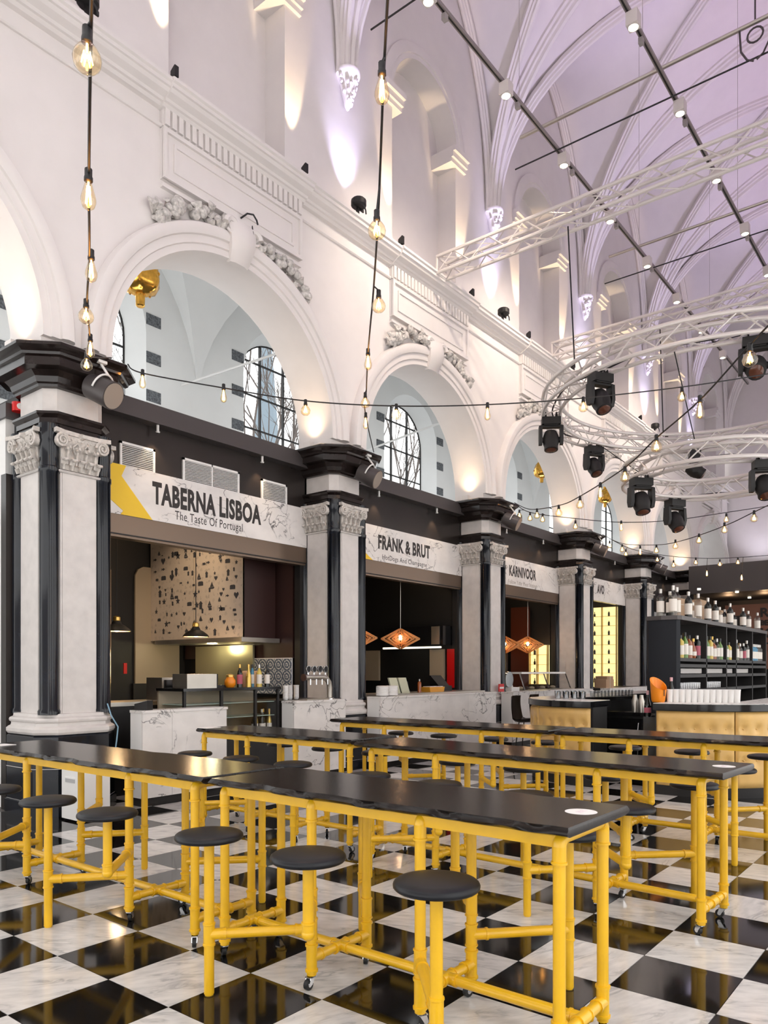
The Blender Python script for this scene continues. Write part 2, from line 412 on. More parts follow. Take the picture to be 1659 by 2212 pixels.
cprof = [(7.87, 8.40), (7.80, 8.41), (7.77, 8.44), (7.74, 8.445), (7.72, 8.47), (7.64, 8.50), (7.61, 8.535), (7.585, 8.54), (7.585, 8.585), (7.555, 8.60), (7.555, 8.64), (7.60, 8.66), (8.2, 8.68), (8.2, 8.4)]
def run_x(prof, x0, x1): return MB().loft([[(x, y, z) for y, z in prof] for x in (x0, x1)])
run_x(cprof, -.12, 31.9).build('cornice', M['plaster'], wall, 25)
run_x([(7.87, 8.19), (7.835, 8.19), (7.82, 8.205), (7.82, 8.225), (7.87, 8.235)], -.12, 31.9).build('string_course', M['plaster'], wall, 0)
# broken-forward ends of the cornice beside every panel
for i in range(7):
    cx = BAYS[i]
    MB().loft([[(x, y - .035, z - .004) for y, z in cprof] for x in (cx - 1.22, cx + 1.22)]).build('cornice_break', M['plaster'], wall, 25)

# ================================================================== clerestory with blind niches
c = MB(); NZS, NR = 11.55, 1.0
for i in range(7):
    arch_wall(c, PIERS[i], PIERS[i + 1], 8.6, 16.4, BAYS[i], NR, NZS, 8.95, WY, WY + .42, 24, False)
    x = BAYS[i]; c.add([(x - 1.2, WY + .42, 8.6), (x + 1.2, WY + .42, 8.6), (x + 1.2, WY + .42, 13.0), (x - 1.2, WY + .42, 13.0)], [(0, 1, 2, 3)])
clere = struct(c.build('wall_clerestory', M['plaster'], smooth=30), 'upper nave wall with blind arched niches')
nprof = [(1.0, WY + .01), (1.0, WY - .03), (1.08, WY - .03), (1.09, WY - .05), (1.2, WY - .06), (1.27, WY - .04), (1.27, WY + .01)]
for i in range(7):
    x = BAYS[i]
    arch_sweep(x, NZS, nprof, 28).build('archivolt', M['plaster'], clere, 35)
    for s in (-1, 1):
        k = MB(); e = x + s * 1.0
        for a, z0, z1, d in ((.0, NZS - .28, NZS - .20, .05), (.0, NZS - .20, NZS - .10, .09), (.0, NZS - .10, NZS, .14)):
            k.box(min(e - s * .22, e + s * .30), max(e - s * .22, e + s * .30), WY - d, WY + .42, z0, z1)
        k.build('impost', M['plaster'], clere, 0)

# ================================================================== vault
HW, SPR, CRH, CC = WY - AXIS, 10.95, 4.6, .35
def FV(t, spr=SPR, h=CRH, c=CC):
    t = min(1, abs(t)); return spr + h * math.sqrt(max(0, (1 + c) ** 2 - (t + c) ** 2)) / math.sqrt((1 + c) ** 2 - c ** 2)
def vault(mb, bx, hx, ay, hy, spr, h, ns=14):
    U = [math.sin(PI / 2 * k / ns) for k in range(-ns, ns + 1)]
    n = len(U); o = len(mb.v)
    for u in U:
        for v in U: mb.v.append((bx + u * hx, ay + v * hy, max(FV(u, spr, h), FV(v, spr, h))))
    for i in range(n - 1):
        for j in range(n - 1):
            a, b, c_, d = o + i * n + j, o + (i + 1) * n + j, o + (i + 1) * n + j + 1, o + i * n + j + 1
            if (U[i] + U[i + 1]) * (U[j] + U[j + 1]) > 0: fs = [(a, c_, b), (a, d, c_)]
            else: fs = [(a, d, b), (b, d, c_)]
            mb.f += fs; mb.m += [0, 0]
vm = MB()
for i in range(7): vault(vm, BAYS[i], PITCH / 2, AXIS, HW, SPR, CRH)
ceil = struct(vm.build('ceiling', M['plaster'], smooth=22), 'white ribbed groin vault over the nave')
RP = [(-.19, -.05), (-.19, .05), (-.13, .07), (-.12, .13), (-.075, .15), (-.055, .22), (0, .25), (.055, .22), (.075, .15), (.12, .13), (.13, .07), (.19, .05), (.19, -.05)]
def rib(path, prof, s=1.0):
    P = [Vector(p) for p in path]; R = []
    for i, p in enumerate(P):
        d = (P[min(i + 1, len(P) - 1)] - P[max(i - 1, 0)]).normalized()
        hz = Vector((d.x, d.y, 0)); hz = hz.normalized() if hz.length > 1e-6 else Vector((0, -1, 0))
        side = Vector((0, 0, 1)).cross(hz).normalized()
        if i == 0: s0 = side
        n = side.cross(d).normalized()
        if n.z > 0: n = -n
        if abs(d.z) > .995: n = -hz if d.z < 0 else hz
        R.append([p + side * a * s + n * b * s for a, b in prof])
    return MB().loft(R)
K = 16
ang = [math.sin(PI / 2 * k / K) for k in range(-K, K + 1)]
for i, x in enumerate(PIERS):
    rib([(x, AXIS - v * HW * .995, FV(v)) for v in ang], RP, .85).build('transverse_rib', M['plaster'], ceil, 35)
for i in range(7):
    for s in (-1, 1):
        rib([(BAYS[i] - s * u * PITCH / 2 * .985, AXIS - u * HW * .985, FV(u)) for u in ang], RP, .66).build('diagonal_rib', M['plaster'], ceil, 35)
    rib([(BAYS[i] + u * PITCH / 2 * .97, WY - .06, FV(u) - .02) for u in ang], RP, .55).build('wall_rib', M['plaster'], ceil, 35)
    b = MB(); b.lathe([(.02, 15.28), (.30, 15.30), (.42, 15.38), (.45, 15.5), (.40, 15.62), (.3, 15.7)], 20, (BAYS[i], AXIS, 0)); b.lathe([(.02, 15.22), (.16, 15.24), (.20, 15.32)], 14, (BAYS[i], AXIS, 0))
    b.build('boss', M['plaster'], ceil)
for i, x in enumerate(PIERS[1:7]):
    R = random.Random(i); k = MB()
    k.lathe([(.02, 10.42), (.05, 10.47), (.06, 10.55), (.10, 10.67), (.12, 10.80), (.18, 10.92), (.20, 10.94), (.20, 11.0)], 16, (x, WY - .1, 0))
    for q in range(34):
        t = R.random(); a = R.uniform(PI, 2 * PI); rr = .05 + .12 * t
        k.ball((x + rr * math.cos(a), WY - .1 + rr * math.sin(a), 10.5 + .40 * t), R.uniform(.02, .038), 6, 4, 1, 1, 1.4)
    k.build('corbel', M['plaster'], clere, 50)

# ================================================================== aisle behind the arches
AY = 11.62; a = MB(); WR, WG, SILL, WSP = 1.15, .97, 4.0, 7.55
for i in range(7):
    arch_wall(a, PIERS[i], PIERS[i + 1], -.05, 11, BAYS[i], WR, WSP, SILL, AY, AY + .001, 20, False)
    n = 20; P = [(-1, SILL - WSP)] + [(-math.cos(PI * k / n), math.sin(PI * k / n)) for k in range(n + 1)] + [(1, SILL - WSP)]
    def ring(r, y): return [(BAYS[i] + p[0] * r, y, WSP + (p[1] * r if k not in (0, n + 2) else p[1])) for k, p in enumerate(P)]
    a.loft([ring(WR, AY), ring(WG, AY + .42)], caps=False, loop=False)
aisle = struct(a.build('wall_aisle', M['aisle'], smooth=25), 'pale aisle wall with tall arched windows')
av = MB()
for i in range(7): vault(av, BAYS[i], PITCH / 2, 10.08, 1.56, 6.5, 3.3, 10)
struct(av.build('ceiling_aisle', M['aisle'], smooth=22), 'white vault over the side aisle')
for i in range(0, 7):
    x = BAYS[i]
    wi = thing('window_%d' % (i + 1), 'tall arched window with thin dark glazing bars', 'window', (x, AY + .42, SILL)); del wi['category']; wi['kind'] = 'structure'
    fr = MB(); T = .014
    arc = [(-WG * math.cos(PI * k / 20), 0, WSP - SILL + WG * math.sin(PI * k / 20)) for k in range(21)]
    fr.tube([(-WG, 0, 0)] + arc + [(WG, 0, 0)], .022, 6)
    fr.build('window_frame', M['black'], wi, 40)
    for xx in (-.34, .34):
        hh = WSP - SILL + math.sqrt(WG ** 2 - xx ** 2); MB().box(xx - T, xx + T, -.03, .03, 0, hh).build('glazing_bar', M['black'], wi, 0)
    for z in (.55, 1.25, 1.95, 2.65, 3.35, 4.05):
        ww = WG if z < WSP - SILL else math.sqrt(max(.01, WG ** 2 - (z - WSP + SILL) ** 2)); MB().box(-ww, ww, -.025, .025, z - T * .8, z + T * .8).build('glazing_bar', M['black'], wi, 0)
    MB().add([(p[0], .012, p[2]) for p in [(-WG, 0, 0)] + arc + [(WG, 0, 0)]], [tuple(range(23))]).build('pane', M['pane'], wi, 0)
    if i in (1, 2, 3, 4):
        qme = MB().box(-.15, .15, -.012, .05, -.1, .1).mesh('quoin', M['quoin'] if 'quoin' in M else M.setdefault('quoin', mat('bare_stone_quoin', (.12, .13, .14), .8, noise=.6, nscale=30)), 0)
        for s in (-1, 1):
            for z in (5.1, 5.78, 6.46, 7.14, 7.82, 8.5):
                if z < 7.9: put('quoin', qme, aisle, (x + s * (WR + .15), AY, z))
MB().tube([at(392, 832, 11.45), at(604, 762, 9.4)], .022, 6).build('tie_rod', M['white'], aisle)
MB().tube([at(760, 985, 11.4), at(955, 912, 9.2)], .022, 6).build('tie_rod', M['white'], aisle)
# end wall of the nave, and the outside seen through the windows
e = MB(); e.box(31.9, 32.2, -1, 12, -.05, 16.4); struct(e.build('wall_end', M['plaster'], smooth=0), 'plain white wall closing the far end of the nave')
sp = MB(); sc_ = at(575, 900, 62)
for rr in ([(3.4, -40), (3.4, 0 + CH), (2.5, 12), (.15, 44), (.02, 46)],): sp.lathe(rr, 8, (sc_.x, 62, 0))
tag(sp.build('church_spire', M['skyline'], smooth=0, org=(sc_.x, 62, 0)), 'pale misty church spire seen through the arched window', 'spire')
def bare_tree(x, y, h, seed, label):
    R = random.Random(seed); t = MB(); tw = MB()
    def br(p, d, L, r, lev):
        q = p + d * L; (t if lev < 2 else tw).tube([p, p + d * L * .5 + Vector((R.uniform(-.04, .04), R.uniform(-.04, .04), 0)) * L, q], [r, r * .8, r * .6], 5 if lev < 2 else 3)
        if lev > 4: return
        for k in range(3 if lev else 6):
            dd = (d + Vector((R.uniform(-.6, .6), R.uniform(-.6, .6), R.uniform(-.1, .5)))).normalized()
            br(p + d * L * R.uniform(.55, 1), dd, L * R.uniform(.55, .75), r * .62, lev + 1)
    br(Vector((0, 0, 0)), Vector((0, 0, 1)), h * .36, h * .004, 0)
    o = thing('bare_tree', label, 'tree', (x, y, 0), 0, 'bare trees outside the windows')
    t.build('trunk', M['bark'], o); tw.build('twigs', M['bark'], o, 0, kind='stuff')
for (px_, Y, h_, sd, lb) in ((548, 24, 26, 1, 'bare winter tree left of the spire outside the window'), (640, 31, 30, 2, 'bare winter tree right of the spire outside the window'), (862, 26, 27, 3, 'bare winter tree outside the second arch window')):
    p = at(px_, 1000, Y); bare_tree(p.x, Y, h_, sd, lb)
g = MB().box(-10, 160, 12.2, 120, -.5, -.2); struct(g.build('floor_outside', mat('wet_paving', (.3, .3, .3), .9), smooth=0), 'grey ground outside the windows')
# opposite arcade (out of frame): daylight falls in through its arches
w = MB(); OY = 2 * AXIS
for i in range(7):
    arch_wall(w, PIERS[i], PIERS[i + 1], 5.0, 16.4, BAYS[i], AR, AZ, 5.0, OY - WF, OY - WB)
for x in PIERS: w.box(x - PH, x + PH, OY - WB, OY - WF, 0, 5.0)
struct(w.build('wall_right', M['plaster'], smooth=30), 'white arcade wall on the opposite side of the nave')
w = MB(); w.box(-4.2, -4.0, -1.3, 12, 3.2, 16.4); struct(w.build('wall_west', M['plaster'], smooth=0), 'white wall behind the camera above the entrance')
# pale partition beside the first pier
s = MB(); s.box(3.98, 4.08, 8.62, 11.6, 0, 4.4); o = struct(s.build('wall_partition', M['white'], smooth=0), 'pale partition left of the nearest pier')
MB().box(3.95, 4.10, 8.55, 11.6, 4.4, 4.56).build('cap_rail', M['ledge'], o, 0)
MB().box(3.93, 4.02, 8.50, 8.62, 0, 3.75).build('frame_post', M['fascia'], o, 0)
# ================================================================== communal tables with fixed stools
LX = .21; PR = .0245; ZT = .15
def leg_profile(top=.895):
    c, r = .0325, PR
    return [(.019, .062), (r, .066), (r, .082), (c, .083), (c, .094), (r + .003, .096), (r + .003, .205), (c, .207), (c, .218), (r, .220), (r, .815), (c, .817), (c, .826), (r + .003, .828), (r + .003, top)]
def pipe(mb, p0, p1, r=PR, n=10, collars=(True, True), inset=.055):
    p0, p1 = Vector(p0), Vector(p1); d = (p1 - p0).normalized(); L = (p1 - p0).length
    mb.cyl(p0, p1, r, n)
    for k, f in enumerate(collars):
        if f:
            a = p0 + d * (inset if k == 0 else L - inset); mb.cyl(a - d * .006, a + d * .006, r + .006, n)
            b = p0 if k == 0 else p1; mb.cyl(b, a, r + .003, n)
def elbow(mb, c, d0, d1, r, R=.03, n=10):
    c, d0, d1 = Vector(c), Vector(d0), Vector(d1); P = []
    for k in range(6):
        t = k / 5; P.append(c + d0 * R * (1 - t) ** 2 + d1 * R * t ** 2)
    mb.tube(P, r, n)
leg_me = {}
for s in (-1, 1):
    m = MB().lathe(leg_profile(.885), 12); elbow(m, (0, 0, .912), (0, 0, -1), (-s, 0, 0), PR + .003, .036, 12)
    leg_me[s] = m.mesh('leg', M['yellow'], 45)
def caster_mesh():
    m = MB()
    m.cyl((0, 0, .074), (0, 0, .058), .017, 10, mi=0)
    for s in (-1, 1): m.prism([(-.012, .062), (.022, .062), (.034, .028), (.028, .020), (.012, .024)], 'xz', s * .0165, s * .0125, 0)
    m.box(-.012, .03, -.0165, .0165, .056, .062)
    m.cyl((.024, -.0105, .026), (.024, .0105, .026), .026, 14, mi=1)
    m.cyl((.024, -.0125, .026), (.024, .0125, .026), .012, 10, mi=0)
    return m.mesh('caster', [M['chrome'], M['rubber']], 35)
caster_me = caster_mesh()
def seat_mesh():
    R = .162
    return MB().lathe([(.02, .742), (R * .8, .743), (R * .95, .746), (R, .754), (R * 1.005, .762), (R * .985, .771), (R * .93, .778), (R * .75, .784), (R * .4, .788), (.005, .789)], 32).mesh('seat', M['vinyl'], 60)
seat_me = seat_mesh()
foot_post = MB().lathe([(.021, 0), (.021, .006), (PR, .007), (PR, .235), (.0305, .237), (.0305, .246), (PR + .003, .248), (PR + .003, .335), (.0305, .337), (.0305, .346), (PR, .348), (PR, .742)], 12).mesh('stool_post', M['yellow'], 45)
el_post = MB(); el_post.ball((0, 0, .435), PR + .005, 12, 8); el_post.lathe([(PR + .003, .44), (PR + .003, .475), (.0305, .477), (.0305, .486), (PR, .488), (PR, .742)], 12)
el_post = el_post.mesh('stool_post', M['yellow'], 45)
def tabletop(L2, seed):
    R = random.Random(seed); n = 72; ph = [R.uniform(0, 6.28) for _ in range(8)]
    def edge(y, k): return .316 + .006 * math.sin(y * 5.1 + ph[k]) + .005 * math.sin(y * 11.3 + ph[k + 1]) + .0035 * math.sin(y * 23 + ph[k + 2])
    def wob(y, k): return .007 * math.sin(y * 14 + ph[k + 2]) + .004 * math.sin(y * 31 + ph[k + 3])
    def outline(f, z, end):
        A = [(.045 - (edge(y, 0) + f(y, 0)), y, z) for y in (-L2 + end + (2 * L2 - 2 * end) * i / n for i in range(n + 1))]
        B = [(.045 + edge(y, 4) + f(y, 4), y, z) for y in (L2 - end - (2 * L2 - 2 * end) * i / n for i in range(n + 1))]
        return A + B
    m = MB()
    Z = .928
    rings = [outline(lambda y, k: -.035 + wob(y, k) * .6, Z, .006), outline(lambda y, k: -.005 + wob(y, k), Z + .010, 0), outline(lambda y, k: .0, Z + .020, 0),
             outline(lambda y, k: -.006 - abs(wob(y, k)), Z + .032, 0), outline(lambda y, k: -.016 + wob(y, k) * .8, Z + .041, .004)]
    m.loft(rings, caps=False)
    for r, o in ((rings[0], 0), (rings[-1], 1)):
        b = len(m.v); m.v += r; nn = len(r)
        for i in range(n):
            a = (b + i, b + i + 1, b + nn - 2 - i, b + nn - 1 - i); m.f.append(a if not o else a[::-1]); m.m.append(0)
    return m
def table(kind, loc, rz, label, seed, sticker=False):
    st = [-.98, -.327, .327, .98] if kind == 4 else [-1.3, -.65, 0, .65, 1.3]
    L2 = 1.04 if kind == 4 else 1.44
    T = thing('communal_table', label, 'table', loc, rz, 'communal pipe tables with fixed stools')
    tabletop(L2, seed).build('tabletop', M['lacquer'], T, 50)
    for k, y in enumerate(st):
        mid = kind == 5 and k == 2
        if not mid:
            for s in (-1, 1):
                lg = put('leg', leg_me[s], T, (s * LX, y, 0))
                put('caster', caster_me, lg, (0, 0, 0), random.uniform(0, 6.28))
            m = MB(); pipe(m, (-LX + .03, y, .912), (LX - .03, y, .912), PR, 10, (False, False)); m.build('top_rail', M['yellow'], T)
            m = MB(); pipe(m, (-LX, y, ZT), (LX, y, ZT), PR, 10, (True, True), .065); m.cyl((-.045, y, ZT), (.045, y, ZT), PR + .004, 10)
            m.cyl((-.05, y, ZT), (-.042, y, ZT), PR + .008, 10); m.cyl((.042, y, ZT), (.05, y, ZT), PR + .008, 10); m.build('cross_pipe', M['yellow'], T)
    ys = [y for k, y in enumerate(st) if not (kind == 5 and k == 2)]
    for y0, y1 in zip(ys[:-1], ys[1:]):
        m = MB(); pipe(m, (0, y0, ZT), (0, y1, ZT), PR, 10, (True, True), .05); m.build('foot_pipe', M['yellow'], T)
    for s in (-1, 1): MB().box(s * .20 - .014, s * .20 + .014, st[0], st[-1], .878, .929).build('apron', M['yellow'], T, 0)
    if kind == 4: plan = [(-.66, -.327, 1), (0, .327, 0), (.66, .327, 1)]
    else: plan = [(-1.0, -.65, 0), (-.35, -.65, 1), (.35, .65, 0), (1.0, .65, 1)]
    for s in (-1, 1):
        for sy, ly, foot in plan:
            y, l = (sy, ly) if s < 0 else (-sy, -ly)
            xs = s * (LX + .36)
            p = put('stool_post', foot_post if foot else el_post, T, (xs, y, 0))
            put('seat', seat_me, p)
            z = .29 if foot else .435
            m = MB(); pipe(m, (s * LX - xs, l - y, z), (0, 0, z), PR, 10, (True, bool(foot)), .075)
            m.cyl((s * LX - xs, l - y, z - .05), (s * LX - xs, l - y, z + .05), PR + .0035, 10)
            for e in (-.05, .05): m.cyl((s * LX - xs, l - y, z + e - .004), (s * LX - xs, l - y, z + e + .004), PR + .007, 10)
            m.build('stool_arm', M['yellow'], p)
    if sticker:
        m = MB(); m.lathe([(.066, .9690), (.066, .9698)], 28, (.08, -L2 + .10, 0)); q = m.build('sticker', M['paper'], T, 0)
        pk = mat('sticker_print', (.72, .62, .66), .6); tm = MB()
        for k in range(3): tm.tube([(.05 + .02 * k + .01 * j, -L2 + .085 + .03 * (j % 2), .9699) for j in range(3)], .0015, 4)
        tm.build('print', pk, q, 0)
    return T
TABLES = [
    (4, (2.87, 2.24, 0), 0, 'short black-topped table on yellow pipes nearest the camera', 3, True),
    (5, (2.87, 4.78, 0), 0, 'long black-topped yellow table at the left edge, front row', 5, False),
    (4, (5.05, 5.2, 0), 0, 'short black-topped yellow table in middle row, before the first stall', 8, False),
    (5, (4.875, 2.575, 0), -.045, 'long black-topped yellow table in middle row with round sticker', 13, True),
    (5, (7.0, 4.745, 0), 0, 'long black-topped yellow table in back row before second stall', 21, False),
    (4, (7.0, 2.2, 0), 0, 'short black-topped yellow table in back row before the bar', 34, False)]
for t in TABLES: table(*t)
for (x, y, lab, r) in ((4.9, 6.18, 'white menu sheet on the far end of the middle row table', .1), (2.72, 6.0, 'white menu sheet on the table at the left edge', .2)):
    m = MB().box(-.1, .1, -.07, .07, 0, .003); o = m.build('menu_sheet', M['paper'], None, 0); o.location = (x, y, .970); o.rotation_euler = (0, 0, r); tag(o, lab, 'paper')
# ================================================================== piers
def octo(o, h=PH, wd=PWID):
    a, b = wd + .414 * o, h + o
    return [(-a, -b), (a, -b), (b, -a), (b, a), (a, b), (-a, b), (-b, a), (-b, -a)]
def oloft(prof, h=PH, wd=PWID):
    return MB().loft([[(x, y, z) for x, y in octo(o, h, wd)] for o, z in prof])
def face_xf(k):  # 0 front(-Y), 1 right(+X), 2 back, 3 left(-X)
    return Matrix.Rotation(k * PI / 2, 4, 'Z')
def make_pier(label):
    T = thing('pier', label, 'pillar', (P1X, PY, 0), 0, 'arcade pillars')
    oloft([(.13, 0), (.13, .14), (.11, .15), (.11, .84), (.09, .86)]).build('plinth', M['dark'], T, 0)
    jn = MB()
    for z in (.145, .5): jn.loft([[(x, y, zz) for x, y in octo(.1125)] for zz in (z, z + .006)])
    jn.build('plinth_joint', M['stone'], T, 0)
    oloft([(.075, .86), (.10, .865), (.115, .89), (.115, .925), (.095, .945), (.075, .955), (.068, .975), (.07, .99), (.085, 1.0), (.09, 1.02), (.082, 1.04), (.05, 1.055), (.045, 1.085), (.02, 1.09)]).build('base', M['stone'], T, 30)
    MB().loft([[(x, y, z) for x, y in octo(-.05)] for z in (1.08, 4.2)]).build('core', M['stone'], T, 0)
    for k in range(4):
        m = MB(); m.box(-.19, .19, -PH, -PH + .08, 1.08, 3.72)
        for s in (-1, 1):
            m.box(min(s * .19, s * .25), max(s * .19, s * .25), -PH + .022, -PH + .09, 1.08, 3.72)
            m.box(min(s * .19, s * .212), max(s * .19, s * .212), -PH + .008, -PH + .09, 1.08, 3.72)
        m.xf(face_xf(k)).build('pilaster', M['stone'], T, 0)
        c = MB(); cc = PH - .062
        c.lathe([(.115, 1.08), (.115, 1.12), (.10, 1.14), (.10, 3.68), (.108, 3.69), (.108, 3.74), (.098, 3.75), (.098, 4.02), (.105, 4.03), (.108, 4.2)], 18, (cc, -cc, 0))
        c.xf(face_xf(k)).build('engaged_column', M['dark'], T, 40)
    for k in (0, 1, 3):
        X = face_xf(k); m = MB()
        R = []
        for z, hw, d in ((3.74, .215, .0), (3.80, .215, .004), (3.95, .22, .02), (4.05, .235, .05), (4.10, .25, .065)):
            R.append([(-hw, -PH + .06, z), (-hw, -PH - d, z), (hw, -PH - d, z), (hw, -PH + .06, z)])
        m.loft(R)
        # concave abacus
        ab = [(-.32, -PH - .115), (-.20, -PH - .075), (0, -PH - .06), (.20, -PH - .075), (.32, -PH - .115), (.30, -PH + .06), (-.30, -PH + .06)]
        m.prism(ab, 'xy', 4.105, 4.15)
        m.cyl((0, -PH - .06, 4.115), (0, -PH - .11, 4.115), .04, 8, .02)
        cap = m.xf(X).build('capital', M['capst'], T, 40)
        for s in (-1, 1):
            v = MB(); P = []; r = []
            for j in range(30):
                a = j / 29 * 2.3 * 2 * PI; q = .078 * (1 - j / 34)
                P.append((s * (.235 - q * math.cos(a)), -PH - .085 - .02 * j / 29, 4.03 + q * math.sin(a) * 1.05)); r.append(.017 * (1 - .55 * j / 29))
            v.tube(P, r, 6); v.cyl((s * .235, -PH - .03, 4.03), (s * .235, -PH - .085, 4.03), .07, 14)
            v.xf(X).build('volute', M['capst'], cap, 50)
        lf = MB(); R_ = random.Random(k)
        for row, (z0, n, hh) in enumerate(((3.745, 5, .10), (3.80, 4, .17))):
            for j in range(n):
                x = (-.2 + .4 * j / (n - 1)) * (1 if row == 0 else .8); d = -PH - .01
                pts = [(x, d, z0), (x, d - .02, z0 + hh * .5), (x, d - .045, z0 + hh * .9), (x, d - .075, z0 + hh), (x, d - .085, z0 + hh * .82)]
                for p, q in zip(pts[:-1], pts[1:]): lf.bar(p, q, .07 * (1 if p is pts[0] else .85), .02)
                lf.ball((x, d - .075, z0 + hh * .88), .022, 6, 4, 1.3, 1, .8)
        for s in (-1, 1): lf.tube([(s * .06, -PH - .03, 3.92), (s * .10, -PH - .05, 3.99), (s * .055, -PH - .07, 4.03), (s * .03, -PH - .07, 3.99)], [.014, .016, .014, .008], 6)
        for j in range(9): lf.ball((-.15 + .0375 * j, -PH - .05, 4.065), .015, 6, 4)
        lf.xf(X).build('leaf_carving', M['capst'], cap, 50)
    oloft([(-.02, 3.70), (.018, 3.702), (.028, 3.715), (.018, 3.728), (-.02, 3.73)]).build('astragal', M['stone'], T, 30)
    oloft([(-.02, 4.15), (.0, 4.155), (.0, 4.215), (.02, 4.22), (.02, 4.275), (.04, 4.29), (.06, 4.31), (.06, 4.335), (.0, 4.345)]).build('architrave', M['darkb'], T, 25)
    oloft([(-.02, 4.34), (-.02, 4.605)]).build('frieze_block', M['stone'], T, 0)
    oloft([(-.02, 4.60), (.03, 4.605), (.04, 4.63), (.06, 4.645), (.08, 4.70), (.13, 4.75), (.15, 4.755), (.22, 4.765), (.22, 4.85), (.25, 4.865), (.26, 4.89), (.30, 4.92), (.33, 4.935), (.33, 4.965), (.30, 4.985), (-.05, 5.0)]).build('cornice', M['darkb'], T, 25)
    return T
NTH = ['nearest tall pillar at the left edge with carved capital and dark corner column', 'second pillar, between the first two stalls', 'third pillar, between the Frank & Brut and Karnivoor stalls',
       'fourth pillar, between the Karnivoor and AVO stalls', 'fifth pillar, behind the black bar shelf', 'far pillar beyond the dark end canopy', 'last pillar against the end wall']
pier = make_pier(NTH[0])
for i in range(1, 6): dup(pier, (PIERS[i + 1], PY, 0), None, NTH[i])
# drum loudspeakers on the pier cornices
def make_drum(label, loc):
    T = thing('drum_speaker', label, 'speaker', loc, 0, 'drum speakers on the pillar cornices')
    ax = Vector((.28, -.80, -.42)).normalized(); c = Vector((0, 0, -.30))
    m = MB(); P = [c - ax * .17, c - ax * .16, c + ax * .15, c + ax * .165]; m.tube(P, [.115, .135, .150, .150], 24); m.build('body', M['ledge'], T)
    MB().tube([c + ax * .16, c + ax * .172], [.138, .138], 24).build('grille', mat('beige_grille', (.36, .30, .25), .8, bump=.4, bscale=300) if 'grille' not in M else M['grille'], T)
    b = MB(); side = ax.cross(Vector((0, 0, 1))).normalized(); up = side.cross(ax)
    b.tube([c + side * .158 * math.cos(a) + up * .18 * math.sin(a) for a in (PI * k / 14 for k in range(15))], .011, 6)
    b.tube([c + up * .18, Vector((.0, .04, 0.02))], .014, 6); b.box(-.05, .05, -.02, .1, .0, .03); b.build('bracket', M['white'], T)
    return T
M['grille'] = mat('beige_grille', (.36, .30, .25), .8, bump=.4, bscale=300)
dr = make_drum('drum speaker on the nearest pillar cornice', (4.50, 7.50, 4.90))
for i, l in ((1, 'drum speaker on the second pillar'), (2, 'drum speaker on the third pillar'), (3, 'drum speaker on the fourth pillar'), (4, 'drum speaker on the fifth pillar, above the bar shelf')):
    dup(dr, (PIERS[i + 1] + .10, 7.50, 4.90), None, l)
# ================================================================== stalls between the piers
FY = 8.46          # fascia plane
ST_ = [(PIERS[i] + PH, PIERS[i + 1] - PH) for i in range(7)]
NAMES = {1: 'Taberna Lisboa', 2: 'Frank & Brut', 3: 'Karnivoor', 4: 'AVO'}
Z_SB, Z_ST, Z_SH, Z_L0, Z_L1 = 3.50, 4.12, 3.22, 4.72, 4.95
def text_part(txt, x0, x1, z0, z1, bold, parent, name='lettering', org=(0, 0, 0), y=None, m=None):
    me = textmesh(txt, .4, 1, bold, .006, 'LEFT', 1.06)
    X = [v.co.x for v in me.vertices]; Z = [v.co.y for v in me.vertices]
    for v in me.vertices:
        a, b, c = v.co
        v.co = (x0 + (a - min(X)) / (max(X) - min(X)) * (x1 - x0) - org[0], (y if y is not None else FY - .032) - c - org[1], z0 + (b - min(Z)) / (max(Z) - min(Z)) * (z1 - z0) - org[2])
    me.materials.clear(); me.materials.append(m or M['text']); o = put(name, me, parent)
    if name == 'tagline': o['kind'] = 'stuff'
    return o
vent_louvre = None
def vent(x0, x1, z0, z1, parent, org, panels=1):
    fr = MB(); t = .03
    for (a, b, c, d) in ((x0, x1, z1 - t, z1), (x0, x1, z0, z0 + t), (x0, x0 + t, z0, z1), (x1 - t, x1, z0, z1)) + (((x0 + x1) / 2 - .01, (x0 + x1) / 2 + .01, z0, z1),) * (panels - 1): fr.box(a, b, FY - .055, FY - .028, c, d)
    v = fr.build('air_vent', M['white'], parent, 0, org)
    MB().box(x0 + .01, x1 - .01, FY - .036, FY - .030, z0 + .01, z1 - .01).build('vent_backing', mat('vent_dark', (.10, .09, .085), .6) if 'vd' not in M else M['vd'], v, 0, org)
    n = 15 if panels == 1 else 17
    sl = MB().box(x0 + t - (x0 + x1) / 2, x1 - t - (x0 + x1) / 2, -.008, .008, -.0035, .0035).mesh('louvre', M['white'], 0)
    for k in range(n): put('louvre', sl, v, ((x0 + x1) / 2 - org[0], FY - .044 - org[1], z0 + t + (k + .5) * (z1 - z0 - 2 * t) / n - org[2]))
M['vd'] = mat('vent_dark', (.10, .09, .085), .6)
def downlight(x, z, parent, org):
    m = MB(); m.cyl((x, FY - .14, z), (x, FY - .14, z - .10), .018, 10); m.cyl((x, FY - .14, z - .085), (x, FY - .14, z - .10), .03, 12, .02); m.build('downlight', M['white'], parent, 40, org)
